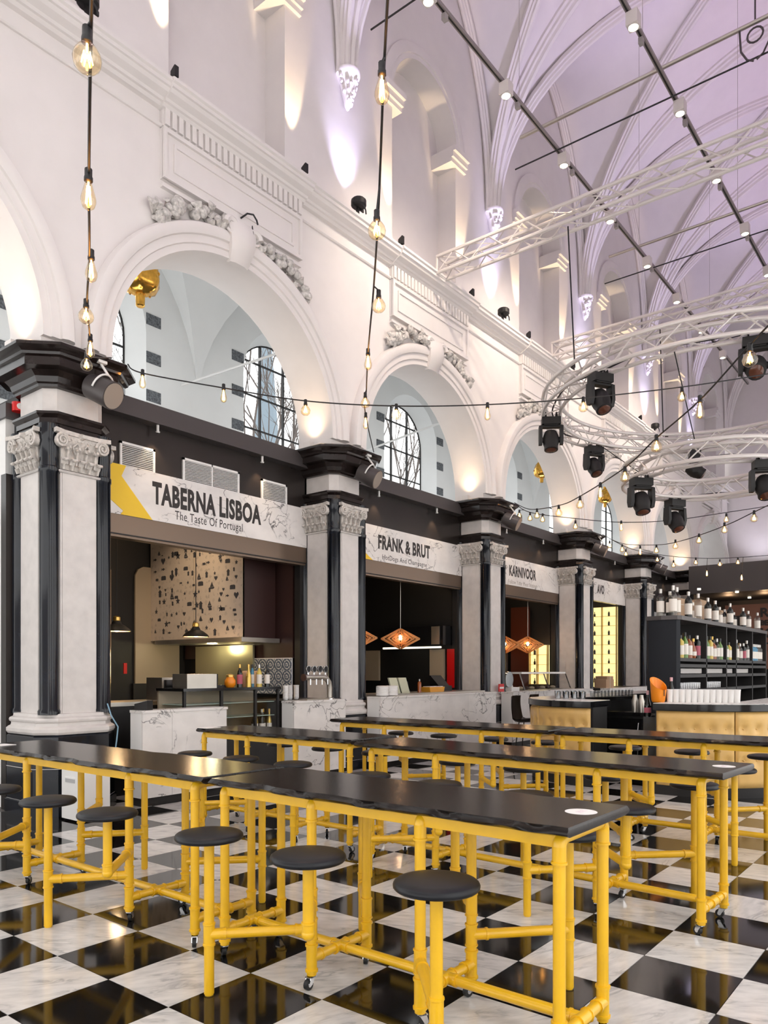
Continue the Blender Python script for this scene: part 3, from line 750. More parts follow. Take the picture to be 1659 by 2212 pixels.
for i in range(0, 6):
    x0, x1 = ST_[i]; cx = (x0 + x1) / 2; org = (cx, FY, 0)
    if i == 0: continue
    nm = NAMES.get(i, 'last')
    lab = {1: 'dark fascia box with three white vents over the nearest stall', 2: 'dark fascia box over the hot dog stall', 3: 'dark fascia box over the Karnivoor stall', 4: 'dark fascia box over the AVO stall', 5: 'dark fascia box over the last bay by the bar shelf'}[i]
    T = thing('stall_fascia', lab, 'fascia', org, 0, 'stall fascias')
    MB().box(x0, x1, FY - .03, FY + .06, Z_SB, 4.93).build('fascia_panel', M['fascia'], T, 0, org)
    MB().box(x0, x1, FY - .20, FY + .06, Z_L0, Z_L1).build('ledge', M['ledge'], T, 0, org)
    if i == 1:
        for (a, b, c, d, n) in ((254, 330, 953, 1021, 1), (390, 512, 989, 1066, 2), (560, 615, 1035, 1091, 1)):
            p, q = at(a, (953 + 1000) / 2, FY), at(b, 1000, FY)
            zt = at(a, c, FY).z; vent(p.x, q.x, zt - (.40 if n == 1 else .40), zt, T, org, n)
    for k in (-.9, .9): downlight(cx + k, Z_L0, T, org)
    for k in (-.9, .9): lamp('fascia_downlight', 'SPOT', (cx + k, FY - .16, Z_L0 - .12), 14, (1, .72, .45), (cx + k, FY - .02, 3.9), .02, 80, .7)
    if i < 5:
        S = thing('stall_sign', {1: 'white marble sign reading Taberna Lisboa with yellow chevron', 2: 'white marble sign reading Frank & Brut', 3: 'white marble sign reading Karnivoor', 4: 'small white marble sign reading AVO'}[i], 'sign', org, 0, 'marble stall signs')
        MB().box(x0, x1, FY - .07, FY - .03, Z_SB, Z_ST).build('sign_panel', M['sign'], S, 0, org)
        yt = FY - .068
        if i == 1:
            yl = MB()
            pts = [at(227, 1006, FY), at(262, 1013, FY)]
            X = lambda v: at(v, 1000, FY - .07).x
            yl.prism([(x0 - .02, Z_ST), (X(272), Z_ST), (X(262), Z_ST - .14), (X(329), Z_SB), (X(260), Z_SB), (X(266), Z_SB + .05), (x0 - .02, Z_ST - .20)], 'xz', FY - .076, FY - .069)
            yl.build('yellow_chevron', M['signyellow'], S, 0, org)
            Zs = lambda v, y_: at(v, y_, FY - .07).z
            text_part('TABERNA', X(329), X(466), Zs(335, 1089), Zs(335, 1040), .017, S, org=org, y=yt)
            text_part('LISBOA', X(474), X(564), Zs(335, 1089), Zs(335, 1040), .017, S, org=org, y=yt)
            text_part('The Taste Of Portugal', X(378), X(524), Zs(390, 1130), Zs(390, 1105), .0, S, 'tagline', org=org, y=yt)
        else:
            X = lambda v: at(v, 1200, FY - .07).x
            Zs = lambda v, y_: at(v, y_, FY - .07).z
            if i == 2:
                MB().prism([(x0, 3.93), (x0 + .06, 3.93), (X(805), Z_SB), (x0, Z_SB)], 'xz', FY - .076, FY - .069).build('yellow_chevron', M['signyellow'], S, 0, org)
                text_part('FRANK & BRUT', X(817), X(929), Zs(820, 1186), Zs(820, 1155), .016, S, org=org, y=yt)
                text_part('HotDogs And Champagne', X(826), X(922), Zs(830, 1212), Zs(830, 1198), 0, S, 'tagline', org=org, y=yt)
            if i == 3:
                text_part('KARNIVOOR', X(1100), X(1158), Zs(1102, 1244), Zs(1102, 1220), .016, S, org=org, y=yt)
                text_part('Follow Your Meat Instinct', X(1098), X(1160), Zs(1100, 1260), Zs(1100, 1251), 0, S, 'tagline', org=org, y=yt, m=mat('tagline_grey', (.30, .26, .23), .5))
            if i == 4:
                text_part('AVO', X(1290), X(1305), Zs(1292, 1282), Zs(1292, 1262), .016, S, org=org, y=yt)
        if i < 4:
            H = thing('shutter_box', {1: 'bronze roller shutter box under the Taberna sign', 2: 'bronze roller shutter box under the Frank & Brut sign', 3: 'bronze roller shutter box under the Karnivoor sign'}[i], 'shutter', (cx, FY, Z_SH), 0, 'roller shutter boxes')
            MB().box(x0, x1, FY - .06, FY + .25, Z_SH + .03, Z_SB).build('casing', M['shutter'], H, 0, (cx, FY, Z_SH))
            MB().box(x0, x1, FY - .05, FY + .10, Z_SH, Z_SH + .03).build('bottom_bar', M['shutter'], H, 0, (cx, FY, Z_SH))
            MB().box(x0, x1, FY - .065, FY - .06, Z_SH + .03, Z_SH + .045).build('seam_strip', M['black'], H, 0, (cx, FY, Z_SH))
    # dark box of the stall
    B = MB(); B.box(x0 - .35, x1 + .35, 11.50, 11.58, 0, 4.9); B.box(x0 - .35, x1 + .35, FY + .06, 11.58, 4.86, 4.93)
    if i < 5: B.box(x1 - .02, x1 + .10, 8.62, 11.5, 0, 4.9)
    if i == 1: B.box(x0 - .12, x0 - .02, 8.62, 11.5, 0, 4.9)
    B.box(x0, x1, FY + .3, 11.5, 4.2, 4.26)
    B.box(x1 - .10, x1 - .01, FY - .02, FY + .10, 0, Z_SB)
    struct(B.build('wall_stall_%d' % i, M['black'], smooth=0), 'black inner walls of a food stall')
# ================================================================== stall interiors
XA = lambda p, Y: at(p, 1400, Y).x
ZA = lambda p, y, Y: at(p, y, Y).z
CACHE = {}
def shared(key, fn):
    if key not in CACHE: CACHE[key] = fn()
    return CACHE[key]
M['g_dark'] = mat('dark_bottle_glass', (.008, .010, .009), .08)
M['g_gold'] = mat('gold_foil_bottle', (.62, .42, .10), .25, .6)
M['g_green'] = mat('green_bottle_glass', (.10, .22, .03), .1, spec=.7)
M['g_clear'] = glass('clear_bottle_glass', (.82, .80, .76), .93)
M['g_amber'] = mat('amber_bottle_glass', (.30, .08, .02), .1, spec=.7)
M['g_purple'] = mat('purple_bottle_glass', (.09, .03, .08), .1)
M['g_blue'] = mat('blue_bottle_glass', (.05, .22, .36), .12)
M['g_yellow'] = mat('yellow_liqueur', (.62, .46, .10), .1)
M['lab_w'] = mat('white_bottle_label', (.80, .75, .68), .6)
M['lab_c'] = mat('coloured_bottle_label', (.45, .10, .14), .6)
M['cap_d'] = mat('dark_cap', (.03, .03, .03), .4)
M['cap_s'] = mat('silver_cap', (.55, .53, .5), .3, .8)
M['cap_g'] = mat('gold_cap', (.70, .45, .12), .3, .8)
M['cap_p'] = mat('pink_foil', (.62, .36, .38), .35, .3)
SHAPES = {'gin': [(1, 0), (1, .62), (.9, .70), (.42, .78), (.34, .82), (.34, .93)], 'wine': [(1, 0), (1, .56), (.85, .66), (.42, .76), (.36, .80), (.36, .95)],
          'champ': [(1, 0), (1, .40), (.86, .52), (.5, .68), (.4, .76), (.38, .95)], 'flask': [(.7, 0), (1, .18), (1, .36), (.6, .58), (.35, .68), (.3, .92)], 'slim': [(1, 0), (1, .72), (.5, .80), (.4, .84), (.4, .94)]}
def bottle(loc, h, r, shape, gm, lm, cm, label, group, name='bottle'):
    T = thing(name, label, 'bottle', loc, random.uniform(-.3, .3), group)
    pr = SHAPES[shape]
    put('glass_body', shared(('bb', h, r, shape, gm), lambda: MB().lathe([(max(.001, a * r), b * h) for a, b in pr], 14).mesh('glass_body', M[gm], 50)), T)
    if lm: put('bottle_label', shared(('bl', h, r, shape, lm), lambda: MB().lathe([(r * 1.015, h * .14), (r * 1.015, h * (.34 if shape in ('champ', 'flask') else .55))], 14, caps=False).mesh('bottle_label', M[lm], 50)), T)
    if cm: put('cap', shared(('bc', h, r, shape, cm), lambda: MB().lathe([(r * .42, h * .84), (r * .44, h * .99), (r * .3, h)], 10).mesh('cap', M[cm], 50)), T)
    return T
def slabbox(name, b, m, T, org, smooth=0): return MB().box(*b).build(name, m, T, smooth, org)
def counter(label, x0, x1, y0, y1, z1, seams, loc=None):
    org = ((x0 + x1) / 2, y0, 0); T = thing('marble_counter', label, 'counter', org, 0, 'marble stall counters')
    slabbox('toe_kick', (x0 + .03, x1 - .03, y0 + .05, y1, 0, .10), M['black'], T, org)
    e = [x0] + seams + [x1]
    for a, b in zip(e[:-1], e[1:]): slabbox('front_slab', (a + .002, b - .002, y0, y0 + .03, .10, z1 - .03), M['sign'], T, org)
    slabbox('end_slab', (x0, x0 + .03, y0 + .03, y1, .10, z1 - .03), M['white'], T, org)
    slabbox('carcass', (x0 + .03, x1, y0 + .03, y1, .10, z1 - .03), M['black'], T, org)
    slabbox('counter_top', (x0 - .01, x1 + .01, y0 - .012, y1, z1 - .03, z1), M['sign'], T, org)
    return T
# ---- first stall: Taberna
counter('marble counter of the nearest stall beside the first pillar', 4.95, 6.16, 7.42, 7.66, 1.10, [XA(372, 7.42)])
counter('marble counter with the beer tap beside the second pillar', 7.36, 8.44, 7.44, 7.68, 1.13, [])
cs = (6.0, 7.62, 0); T = thing('display_fridge', 'black framed glass display fridge with bottles in the nearest stall', 'display case', cs)
fx0, fx1, fy0, fy1, fz = 5.72, 7.33, 7.70, 8.25, 1.33
slabbox('cabinet_base', (fx0, fx1, fy0, fy1, 0, .72), M['black'], T, cs); slabbox('top_board', (fx0 - .02, fx1 + .02, fy0 - .02, fy1, fz - .035, fz), M['blackgloss'], T, cs)
for x in (fx0, 6.30, 6.88, fx1 - .035): slabbox('post', (x, x + .035, fy0, fy0 + .035, .72, fz - .03), M['black'], T, cs)
for z in (.93, 1.12): slabbox('glass_shelf', (fx0 + .04, fx1 - .04, fy0 + .06, fy1 - .05, z, z + .008), mat('green_glass_edge', (.45, .58, .52), .15), T, cs)
slabbox('back_panel', (fx0, fx1, fy1 - .03, fy1, .72, fz - .03), M['beige'], T, cs)
slabbox('glass_front', (fx0, fx1, fy0 + .012, fy0 + .018, .72, fz - .03), M['glass'], T, cs)
for k, (x, gm, cm) in enumerate(((6.98, 'g_dark', 'cap_s'), (7.05, 'g_gold', 'cap_g'), (7.12, 'g_dark', 'cap_s'), (7.19, 'g_dark', 'cap_g'), (7.26, 'g_gold', 'cap_g'))):
    bottle((x, 7.83 + .05 * (k % 2), .72), .30, .036, 'champ', gm, 'lab_w', cm, '%s bottle inside the display fridge, %s from the left' % ('gold foil' if gm == 'g_gold' else 'dark wine', ['first', 'second', 'third', 'fourth', 'fifth'][k]), 'bottles in the display fridge')
def steel_box(name, label, cat, b, m):
    org = ((b[0] + b[1]) / 2, (b[2] + b[3]) / 2, b[4]); T = thing(name, label, cat, org); return T, org
b = (XA(402, 7.8), XA(466, 7.8), 7.78, 8.08, 1.33, 1.51); T, org = steel_box('drink_warmer', 'low steel box standing on the display fridge', 'appliance', b, 0)
slabbox('body', b, M['steel'], T, org); slabbox('side_cover', (b[1], b[1] + .02, b[2], b[3], b[4], b[5]), M['black'], T, org); slabbox('foot', (b[0] + .02, b[1] - .02, b[2] + .02, b[3] - .02, b[4] - .0, b[4] + .005), M['black'], T, org)
b = (XA(345, 8.55), XA(398, 8.55), 8.5, 8.85, 1.16, 1.46); T, org = steel_box('microwave', 'black microwave oven with steel frame at the back of the nearest stall', 'microwave', b, 0)
slabbox('body', b, M['steel'], T, org); slabbox('door', (b[0] + .03, b[1] - .09, b[2] - .012, b[2], b[4] + .03, b[5] - .03), M['blackgloss'], T, org)
for z in (1.22, 1.30, 1.38): MB().cyl((b[1] - .045, b[2] - .015, z), (b[1] - .045, b[2], z), .018, 10).build('knob', M['chrome'], T, 40, org)
wb = (4.95, 6.25, 8.36, 8.95, 0, 1.16); org = (5.5, 8.6, 0); T = thing('prep_bench', 'steel work bench behind the marble counter of the nearest stall', 'bench', org)
slabbox('bench_body', (wb[0], wb[1], wb[2], wb[3], 0, 1.11), M['black'], T, org); slabbox('bench_top', (wb[0], wb[1], wb[2] - .02, wb[3], 1.11, 1.16), M['steel'], T, org)
p = at(238, 1512, 7.75); T = thing('card_terminal', 'small black card terminal on the nearest marble counter', 'card reader', (5.05, 7.55, 1.10), .3)
MB().prism([(-.09, 0), (.09, 0), (.09, .07), (-.09, .11)], 'yz', -.05, .05).build('housing', M['black'], T, 0); MB().prism([(-.085, .112), (-.01, .094), (-.01, .097), (-.085, .115)], 'yz', -.04, .04).build('screen', M['steel'], T, 0)
# bottles, jar and tray on the fridge
for k, (p_, gm, sh, lm, cm, lb) in enumerate(((518, 'g_dark', 'wine', 'lab_c', 'cap_g', 'dark wine bottle with pink label standing on the display fridge'), (537, 'g_gold', 'champ', None, 'cap_g', 'gold champagne bottle standing on the display fridge'),
        (545, 'g_blue', 'wine', 'lab_w', 'cap_d', 'blue capped bottle standing on the display fridge'), (560, 'g_yellow', 'wine', 'lab_w', 'cap_s', 'white wine bottle with silver cap on the display fridge'), (577, 'g_dark', 'wine', 'lab_w', 'cap_d', 'red wine bottle with white label on the display fridge'))):
    Y = 7.84 if p_ != 545 else 7.94; bottle((XA(p_, Y), Y, 1.33), .31, .038, sh, gm, lm, cm, lb, 'wine bottles on the display fridge')
for p_ in (530, 551): 
    m = MB().lathe([(.045, 0), (.05, .01), (.05, .20), (.03, .22)], 10); o = m.build('paper_bag', mat('kraft_wrap', (.62, .38, .20), .7), None, 40); o.location = (XA(p_, 7.93), 7.93, 1.33); tag(o, 'kraft paper wrapped bottle left of the white wine' if p_ == 530 else 'kraft paper wrapped bottle behind the white wine', 'bottle', 'wrapped bottles')
T = thing('orange_jar', 'round jar of oranges on the display fridge', 'jar', (XA(497, 7.9), 7.9, 1.33)); MB().lathe([(.05, 0), (.075, .03), (.075, .09), (.05, .13), (.05, .145)], 14).build('jar_glass', M['orange'], T); MB().lathe([(.055, .14), (.055, .165), (.01, .18)], 14).build('lid', M['cap_g'], T)
o = MB().box(-.13, .13, -.08, .08, 0, .03).build('serving_tray', M['black'], None, 0); o.location = (XA(477, 8.0), 8.0, 1.33); tag(o, 'flat black serving tray beside the orange jar', 'tray')
# beer tap
bt = (8.0, 7.56, 1.13); T = thing('beer_tap', 'copper toned beer tap with four round badges on the marble counter', 'beer tap', bt)
MB().tube([(.22, 0, 0), (.22, 0, .16), (.20, 0, .25), (.14, 0, .31), (.05, 0, .325), (-.32, 0, .325)], .04, 14).build('font_pipe', M['steel'], T)
MB().lathe([(.07, 0), (.07, .015), (.045, .03)], 16, (.22, 0, 0)).build('base_flange', M['chrome'], T); MB().cyl((-.34, 0, .325), (-.32, 0, .325), .052, 16).build('end_cap', M['brownwall'], T)
for k in range(4):
    x = -.24 + .12 * k; h = MB(); h.cyl((x, 0, .36), (x, 0, .41), .010, 8); q = h.build('tap_handle', M['chrome'], T)
    m = MB(); m.tube([(x, -.012, .445), (x, .012, .445)], [.046, .046], 16); m.build('badge', M['black'], q); m = MB(); m.tube([(x + .046 * math.cos(a), -.013, .445 + .046 * math.sin(a)) for a in (2 * PI * j / 16 for j in range(16))], .007, 5, True); m.build('badge_rim', M['chrome'], q)
    MB().cyl((x, -.05, .30), (x, -.05, .22), .009, 8).build('spout', M['chrome'], T)
MB().box(-.36, .10, -.10, .06, 0, .02).build('drip_tray', M['steel'], T, 0)
cup_me = shared('cupstack', lambda: MB().lathe([(.030, 0)] + [(r, z) for k in range(9) for r, z in ((.038 + .0, .02 + .02 * k), (.042, .035 + .02 * k))] + [(.043, .21), (.036, .20)], 14).mesh('cup_stack', M['white'], 30))
for k, (p_, Y) in enumerate(((617, 7.8), (626, 7.92), (640, 7.95))):
    o = put('cup_stack', cup_me, None, (XA(p_, Y), Y, 1.13)); tag(o, 'tall stack of white cups under the beer tap, %s' % ['left', 'middle', 'right'][k], 'cups', 'cup stacks by the beer tap')
slab = MB().box(7.36, 8.44, 7.68, 8.35, 0, 1.13); tag(slab.build('back_counter', M['black'], None, 0, (7.9, 8, 0)), 'dark cupboard behind the beer tap counter', 'cupboard')
# extractor hood with printed front
def print_mat():
    m, N, L, b = new_mat('printed_icon_wallpaper')
    g = N.new('ShaderNodeNewGeometry'); v = N.new('ShaderNodeTexVoronoi'); v.inputs['Scale'].default_value = 9.5; v.inputs['Randomness'].default_value = .55; L.new(g.outputs['Position'], v.inputs['Vector'])
    n = N.new('ShaderNodeTexNoise'); n.inputs['Scale'].default_value = 38; n.inputs['Detail'].default_value = 2; L.new(g.outputs['Position'], n.inputs['Vector'])
    a = N.new('ShaderNodeMath'); a.operation = 'MULTIPLY_ADD'; a.inputs[1].default_value = .85; L.new(n.outputs[0], a.inputs[0]); L.new(v.outputs['Distance'], a.inputs[2])
    r = N.new('ShaderNodeMapRange'); r.inputs[1].default_value = .70; r.inputs[2].default_value = .735; r.inputs[3].default_value = 1; r.inputs[4].default_value = 0; L.new(a.outputs[0], r.inputs[0])
    cr = N.new('ShaderNodeSeparateColor'); L.new(v.outputs['Color'], cr.inputs[0]); q = N.new('ShaderNodeMapRange'); q.inputs[3].default_value = .0; q.inputs[4].default_value = .45; L.new(cr.outputs[0], q.inputs[0])
    mu = N.new('ShaderNodeMath'); mu.operation = 'MULTIPLY'; L.new(r.outputs[0], mu.inputs[0]); L.new(q.outputs[0], mu.inputs[1])
    c = N.new('ShaderNodeMix'); c.data_type = 'RGBA'; c.inputs[6].default_value = (.66, .56, .47, 1); c.inputs[7].default_value = (.05, .05, .06, 1); L.new(mu.outputs[0], c.inputs[0]); L.new(c.outputs[2], b.inputs['Base Color']); b.inputs['Roughness'].default_value = .5
    return m
M['print'] = print_mat()
HX, hy0, hy1 = 7.8, 9.0, 11.45; org = (HX, (hy0 + hy1) / 2, 2.07)
T = thing('extractor_hood', 'large extractor hood clad in cream paper printed with dark icons', 'hood', org)
slabbox('hood_body', (HX + .02, 8.48, hy0 + .01, hy1, 2.07, 4.19), M['black'], T, org)
slabbox('print_front', (HX, HX + .02, hy0, hy1, 2.07, 4.19), M['print'], T, org); slabbox('print_seam', (HX - .004, HX, (hy0 + hy1) / 2 - .003, (hy0 + hy1) / 2 + .003, 2.07, 4.19), M['beige'], T, org)
slabbox('hood_rim', (HX - .12, 8.48, hy0 - .1, hy1 - .3, 2.0, 2.07), M['steel'], T, org); slabbox('hood_return', (HX, 8.48, hy0, hy0 + .01, 2.07, 4.19), M['brownwall'], T, org)
# the iconic prints are flat shapes standing proud of the paper
IC = {'tram': [[(-1, -.5), (1, -.5), (1, .35), (.7, .6), (-.7, .6), (-1, .35)]], 'heart': [[(0, -.9), (.9, .15), (.8, .65), (.4, .8), (0, .45), (-.4, .8), (-.8, .65), (-.9, .15)]],
      'house': [[(-.5, -1), (.5, -1), (.5, .3), (.8, .3), (0, 1), (-.8, .3), (-.5, .3)]], 'boat': [[(-.9, -.4), (-.6, -.8), (.6, -.8), (.9, -.4)], [(-.05, -.3), (-.05, 1), (-.8, -.3)], [(.05, -.3), (.05, .8), (.6, -.3)]],
      'star': [[(math.cos(PI / 2 + k * PI / 5) * (1 if k % 2 == 0 else .45), math.sin(PI / 2 + k * PI / 5) * (1 if k % 2 == 0 else .45)) for k in range(10)]], 'fish': [[(-1, .4), (-.6, 0), (-1, -.4), (-.4, -.1), (.2, -.4), (.9, 0), (.2, .4), (-.4, .1)]]}
R = random.Random(4); keys = list(IC); pr = MB()
gx, gz = 11, 10
for i in range(gx):
    for j in range(gz):
        k = R.choice(keys); s = R.uniform(.028, .07); x = hy0 + .1 + (hy1 - hy0 - .2) * (i + .5 + R.uniform(-.4, .4)) / gx; z = 2.16 + 1.5 * (j + .5 + R.uniform(-.4, .4)) / gz
        for poly in IC[k]: pr.prism([(x - u * s, z + w_ * s) for u, w_ in poly], 'yz', HX - .004, HX - .001)
pr.build('printed_icons', mat('icon_ink', (.06, .06, .07), .6), T, 0, org, kind='stuff')
o = slabbox('splashback', (8.42, 8.46, 9.48, 11.0, 1.17, 1.98), mat('steel_painted_lit', (.50, .46, .30), .3, .7), None, None); tag(o, 'steel splashback painted as warmly lit below the extractor hood', 'splashback')  # warm golden light on the steel put into its colour
o = slabbox('brown_panel', (8.50, 8.56, 8.62, 11.4, 1.76, 4.19), M['brownwall'], None, None); tag(o, 'dark brown side panel at the right of the nearest stall', 'wall panel')
T = thing('tile_splash', 'blue and grey patterned tile strip behind the bottles', 'tiles', (8.47, 8.62, 1.17), PI / 2)
def azul():
    m, N, L, b = new_mat('patterned_tile')
    tc = N.new('ShaderNodeTexCoord'); mp = N.new('ShaderNodeMapping'); L.new(tc.outputs['Object'], mp.inputs[0])
    w1 = N.new('ShaderNodeTexWave'); w1.wave_type = 'RINGS'; w1.rings_direction = 'Y'; w1.inputs['Scale'].default_value = 7; w1.inputs['Distortion'].default_value = 0; L.new(mp.outputs[0], w1.inputs['Vector'])
    ck = N.new('ShaderNodeTexMagic'); ck.turbulence_depth = 2; ck.inputs['Scale'].default_value = 18; L.new(mp.outputs[0], ck.inputs['Vector'])
    mx = N.new('ShaderNodeMath'); mx.operation = 'MULTIPLY'; L.new(w1.outputs[1], mx.inputs[0]); L.new(ck.outputs[1], mx.inputs[1])
    cr = N.new('ShaderNodeValToRGB'); cr.color_ramp.elements[0].color = (.10, .13, .18, 1); cr.color_ramp.elements[1].color = (.58, .60, .62, 1); cr.color_ramp.elements[0].position = .22; cr.color_ramp.elements[1].position = .42; L.new(mx.outputs[0], cr.inputs[0]); L.new(cr.outputs[0], b.inputs['Base Color']); b.inputs['Roughness'].default_value = .25
    return m
ame = MB().box(-.094, .094, -.008, .008, -.094, .094).mesh('wall_tile', azul(), 0)
slabbox('tile_backing', (0, 1.2, -.03, -.009, 0, .59), M['white'], T, None)
for i in range(6):
    for j in range(3): put('wall_tile', ame, T, (.1 + .19 * i, 0, .1 + .19 * j))
# beige door leaf and wall strip in the left of the stall
org = (7.9, 11.45, 0); T = thing('beige_door', 'beige door leaf with rounded corner at the back of the nearest stall', 'door panel', org)
x0, x1 = 7.49, 8.4; zt = ZA(320, 1226, 11.45)
MB().prism([(x0, .2), (x1, .2), (x1, zt), (x0 + .16, zt), (x0 + .06, zt - .05), (x0, zt - .16)], 'xz', 11.44, 11.48).build('leaf', M['beige'], T, 0, org)
slabbox('kick_board', (x0 - .05, x1 + .05, 11.42, 11.48, .2, 1.33), M['black'], T, org)
org = (5.1, 11.2, 0)
T = thing('beige_panel_strip', 'narrow beige wall panels at the left side of the nearest stall', 'wall panel', org)
for a, b_ in ((1.35, 1.9), (1.91, 2.6), (2.61, 3.2)): slabbox('panel', (XA(222, 11.1), XA(240, 11.1), 11.1, 11.14, a, b_), mat('beige_painted_lit', (.55, .36, .20), .5), T, org)  # lit copy of the beige, warm light put into the colour
o = slabbox('call_point', (XA(266, 11.3), XA(273, 11.3), 11.28, 11.30, 1.5, 1.68), M['red'], None, None); tag(o, 'small red and white safety notice on the black stall wall', 'notice')
# enamel pendants
def dome(label, loc, top):
    T = thing('dome_pendant', label, 'pendant lamp', loc, 0, 'black dome pendants')
    MB().lathe([(.19, 0), (.192, .012), (.17, .04), (.11, .085), (.07, .105), (.055, .14), (.045, .15)], 26, caps=False).build('shade', M['black'], T)
    MB().lathe([(.186, .004), (.165, .035), (.10, .08), (.01, .10)], 24, caps=False).build('shade_lining', mat('lamp_lining', (.8, .6, .35), .5, emit=(1, .62, .3), estr=.8) if 'lin' not in M else M['lin'], T)
    MB().lathe([(.045, .15), (.05, .155), (.05, .20), (.02, .22)], 12).build('socket', M['cap_g'], T); MB().tube([(0, 0, .22), (0, 0, top - loc[2])], .006, 6).build('cord', M['cable'], T)
    MB().ball((0, 0, .03), .035, 10, 8).build('bulb', M['lens'], T)
    lamp('pendant_light', 'POINT', (loc[0], loc[1], loc[2] - .06), 9, (1, .66, .34), None, .06)
M['lin'] = mat('lamp_lining', (.8, .6, .35), .5, emit=(1, .62, .3), estr=.8)
q = atd(252, 1364, 10.6); dome('black dome pendant lamp at the left of the nearest stall', tuple(q), 4.2)
q = atd(423, 1376, 11.2); dome('black dome pendant lamp in front of the printed hood', tuple(q), 4.2)
# ---- second stall
counter('wide marble counter of the hot dog stall', 9.22, 12.82, 7.40, 7.67, 1.14, [10.6, 11.8])
o = slabbox('steel_worktop', (9.6, 12.9, 7.70, 8.4, 0, 1.16), M['steel'], None, None); tag(o, 'brushed steel worktop behind the hot dog stall counter', 'worktop')
def diamond(label, loc, top, w, h):
    T = thing('slatted_pendant', label, 'pendant lamp', loc, 0, 'diamond shaped plywood pendants')
    f = MB()
    for sc in (1, .72, .46):
        for s0, s1 in (((w / 2, 0), (.02, h / 2)), ((.02, -h / 2), (w / 2, 0))): f.bar((s0[0] * sc, 0, s0[1] * sc), (s1[0] * sc, 0, s1[1] * sc), .006, .026 if sc == 1 else .014)
    me = f.mesh('fin', M['wood'], 0)
    for k in range(14): put('fin', me, T, None, 2 * PI * k / 14)
    MB().tube([(0, 0, h / 2), (0, 0, top - loc[2])], .007, 6).build('cord', M['steel'], T); MB().ball((0, 0, .03), .035, 10, 8, 1, 1, 1.6).build('bulb', M['lens'], T)
    lamp('pendant_light', 'POINT', loc, 10, (1, .6, .28), None, .05)
q = at(865, 1380, 8.9); diamond('diamond plywood pendant in the middle of the hot dog stall', tuple(q), 4.2, .76, .38)
q = at(770, 1378, 8.9); diamond('diamond plywood pendant half behind the second pillar', tuple(q), 4.2, .76, .38)
org = (12.9, 9.3, 0); T = thing('canopy_hood', 'dark mirrored cooker hood with light rail in the hot dog stall', 'hood', org)
slabbox('hood_front', (12.72, 13.1, 8.58, 10.1, 2.08, 2.47), M['blackgloss'], T, org); slabbox('chrome_panel', (12.71, 12.72, 8.66, 8.86, 2.09, 2.46), M['steel'], T, org)
MB().cyl((12.68, 8.6, 2.03), (12.68, 10.1, 2.03), .02, 8).build('light_rail', mat('light_tube', (1, .95, .8), .4, emit=(1, .9, .7), estr=1.2), T, 40, org)
for a, b_, z0_, z1_, m_, lb in ((10.5, 11.0, 1.33, 2.0, 'beige', 'beige wall panel at the left of the hot dog stall'), (8.76, 9.12, 1.36, 2.0, 'beige', 'beige wall panel left of the red panel'), (8.50, 8.68, 1.20, 2.0, 'red', 'tall red panel at the right of the hot dog stall')):
    o = slabbox('wall_panel', (13.02, 13.08, a, b_, z0_, z1_), M[m_], None, None); tag(o, lb, 'wall panel')
T = thing('menu_display', 'pair of tilted pale menu boards on the hot dog stall worktop', 'display', (XA(862, 7.95), 7.95, 1.16), 0)
for k, x in enumerate((-.21, .06)):
    m = MB(); m.prism([(x - .01, .0), (x + .22, .0), (x + .10, .27), (x - .12, .27)], 'xz', -.03 + .1 * 0, .0); m.build('menu_board', mat('pale_menu', (.60, .60, .44), .4), T, 0)
MB().box(-.3, .3, -.02, .2, 0, .03).build('stand', M['black'], T, 0); MB().prism([(-.02, .02), (.14, .02), (.0, .2)], 'yz', -.3, .26).build('back_support', M['black'], T, 0)
for k in range(2):
    m = MB().lathe([(.05, 0)] + [(r, z) for j in range(8) for r, z in ((.10, .012 + .02 * j), (.105, .022 + .02 * j))] + [(.08, .17)], 16); o = m.build('plate_stack', M['white'], None, 30); o.location = (9.42 + .24 * k, 7.52, 1.14); tag(o, 'stack of white plates beside the second pillar' if k == 0 else 'stack of white bowls left on the hot dog counter', 'plates', 'crockery stacks')
bottle((XA(906, 7.95), 7.95, 1.16), .24, .035, 'slim', 'g_amber', None, 'cap_s', 'small dark sauce bottle beside the menu boards', None)
T = thing('orange_tray', 'orange tray of sauces on the hot dog stall worktop', 'tray', (XA(935, 8), 8, 1.16)); MB().prism([(-.22, .0), (.22, .0), (.25, .09), (-.25, .09)], 'xz', -.1, .1).build('tub', mat('amber_plastic', (.75, .34, .03), .4), T, 0)
for k in range(4): MB().box(-.2 + .11 * k, -.11 + .11 * k, -.08, .08, .09, .10).build('sachet', M['paper'], T, 0)
T = thing('cash_register', 'black till on the hot dog stall worktop', 'till', (XA(950, 8.25), 8.25, 1.16)); MB().box(-.2, .2, -.15, .15, 0, .1).build('drawer_box', M['black'], T, 0); MB().prism([(-.1, .1), (.1, .1), (.14, .3), (.1, .3)], 'yz', -.18, .18).build('monitor', M['blackgloss'], T, 0)
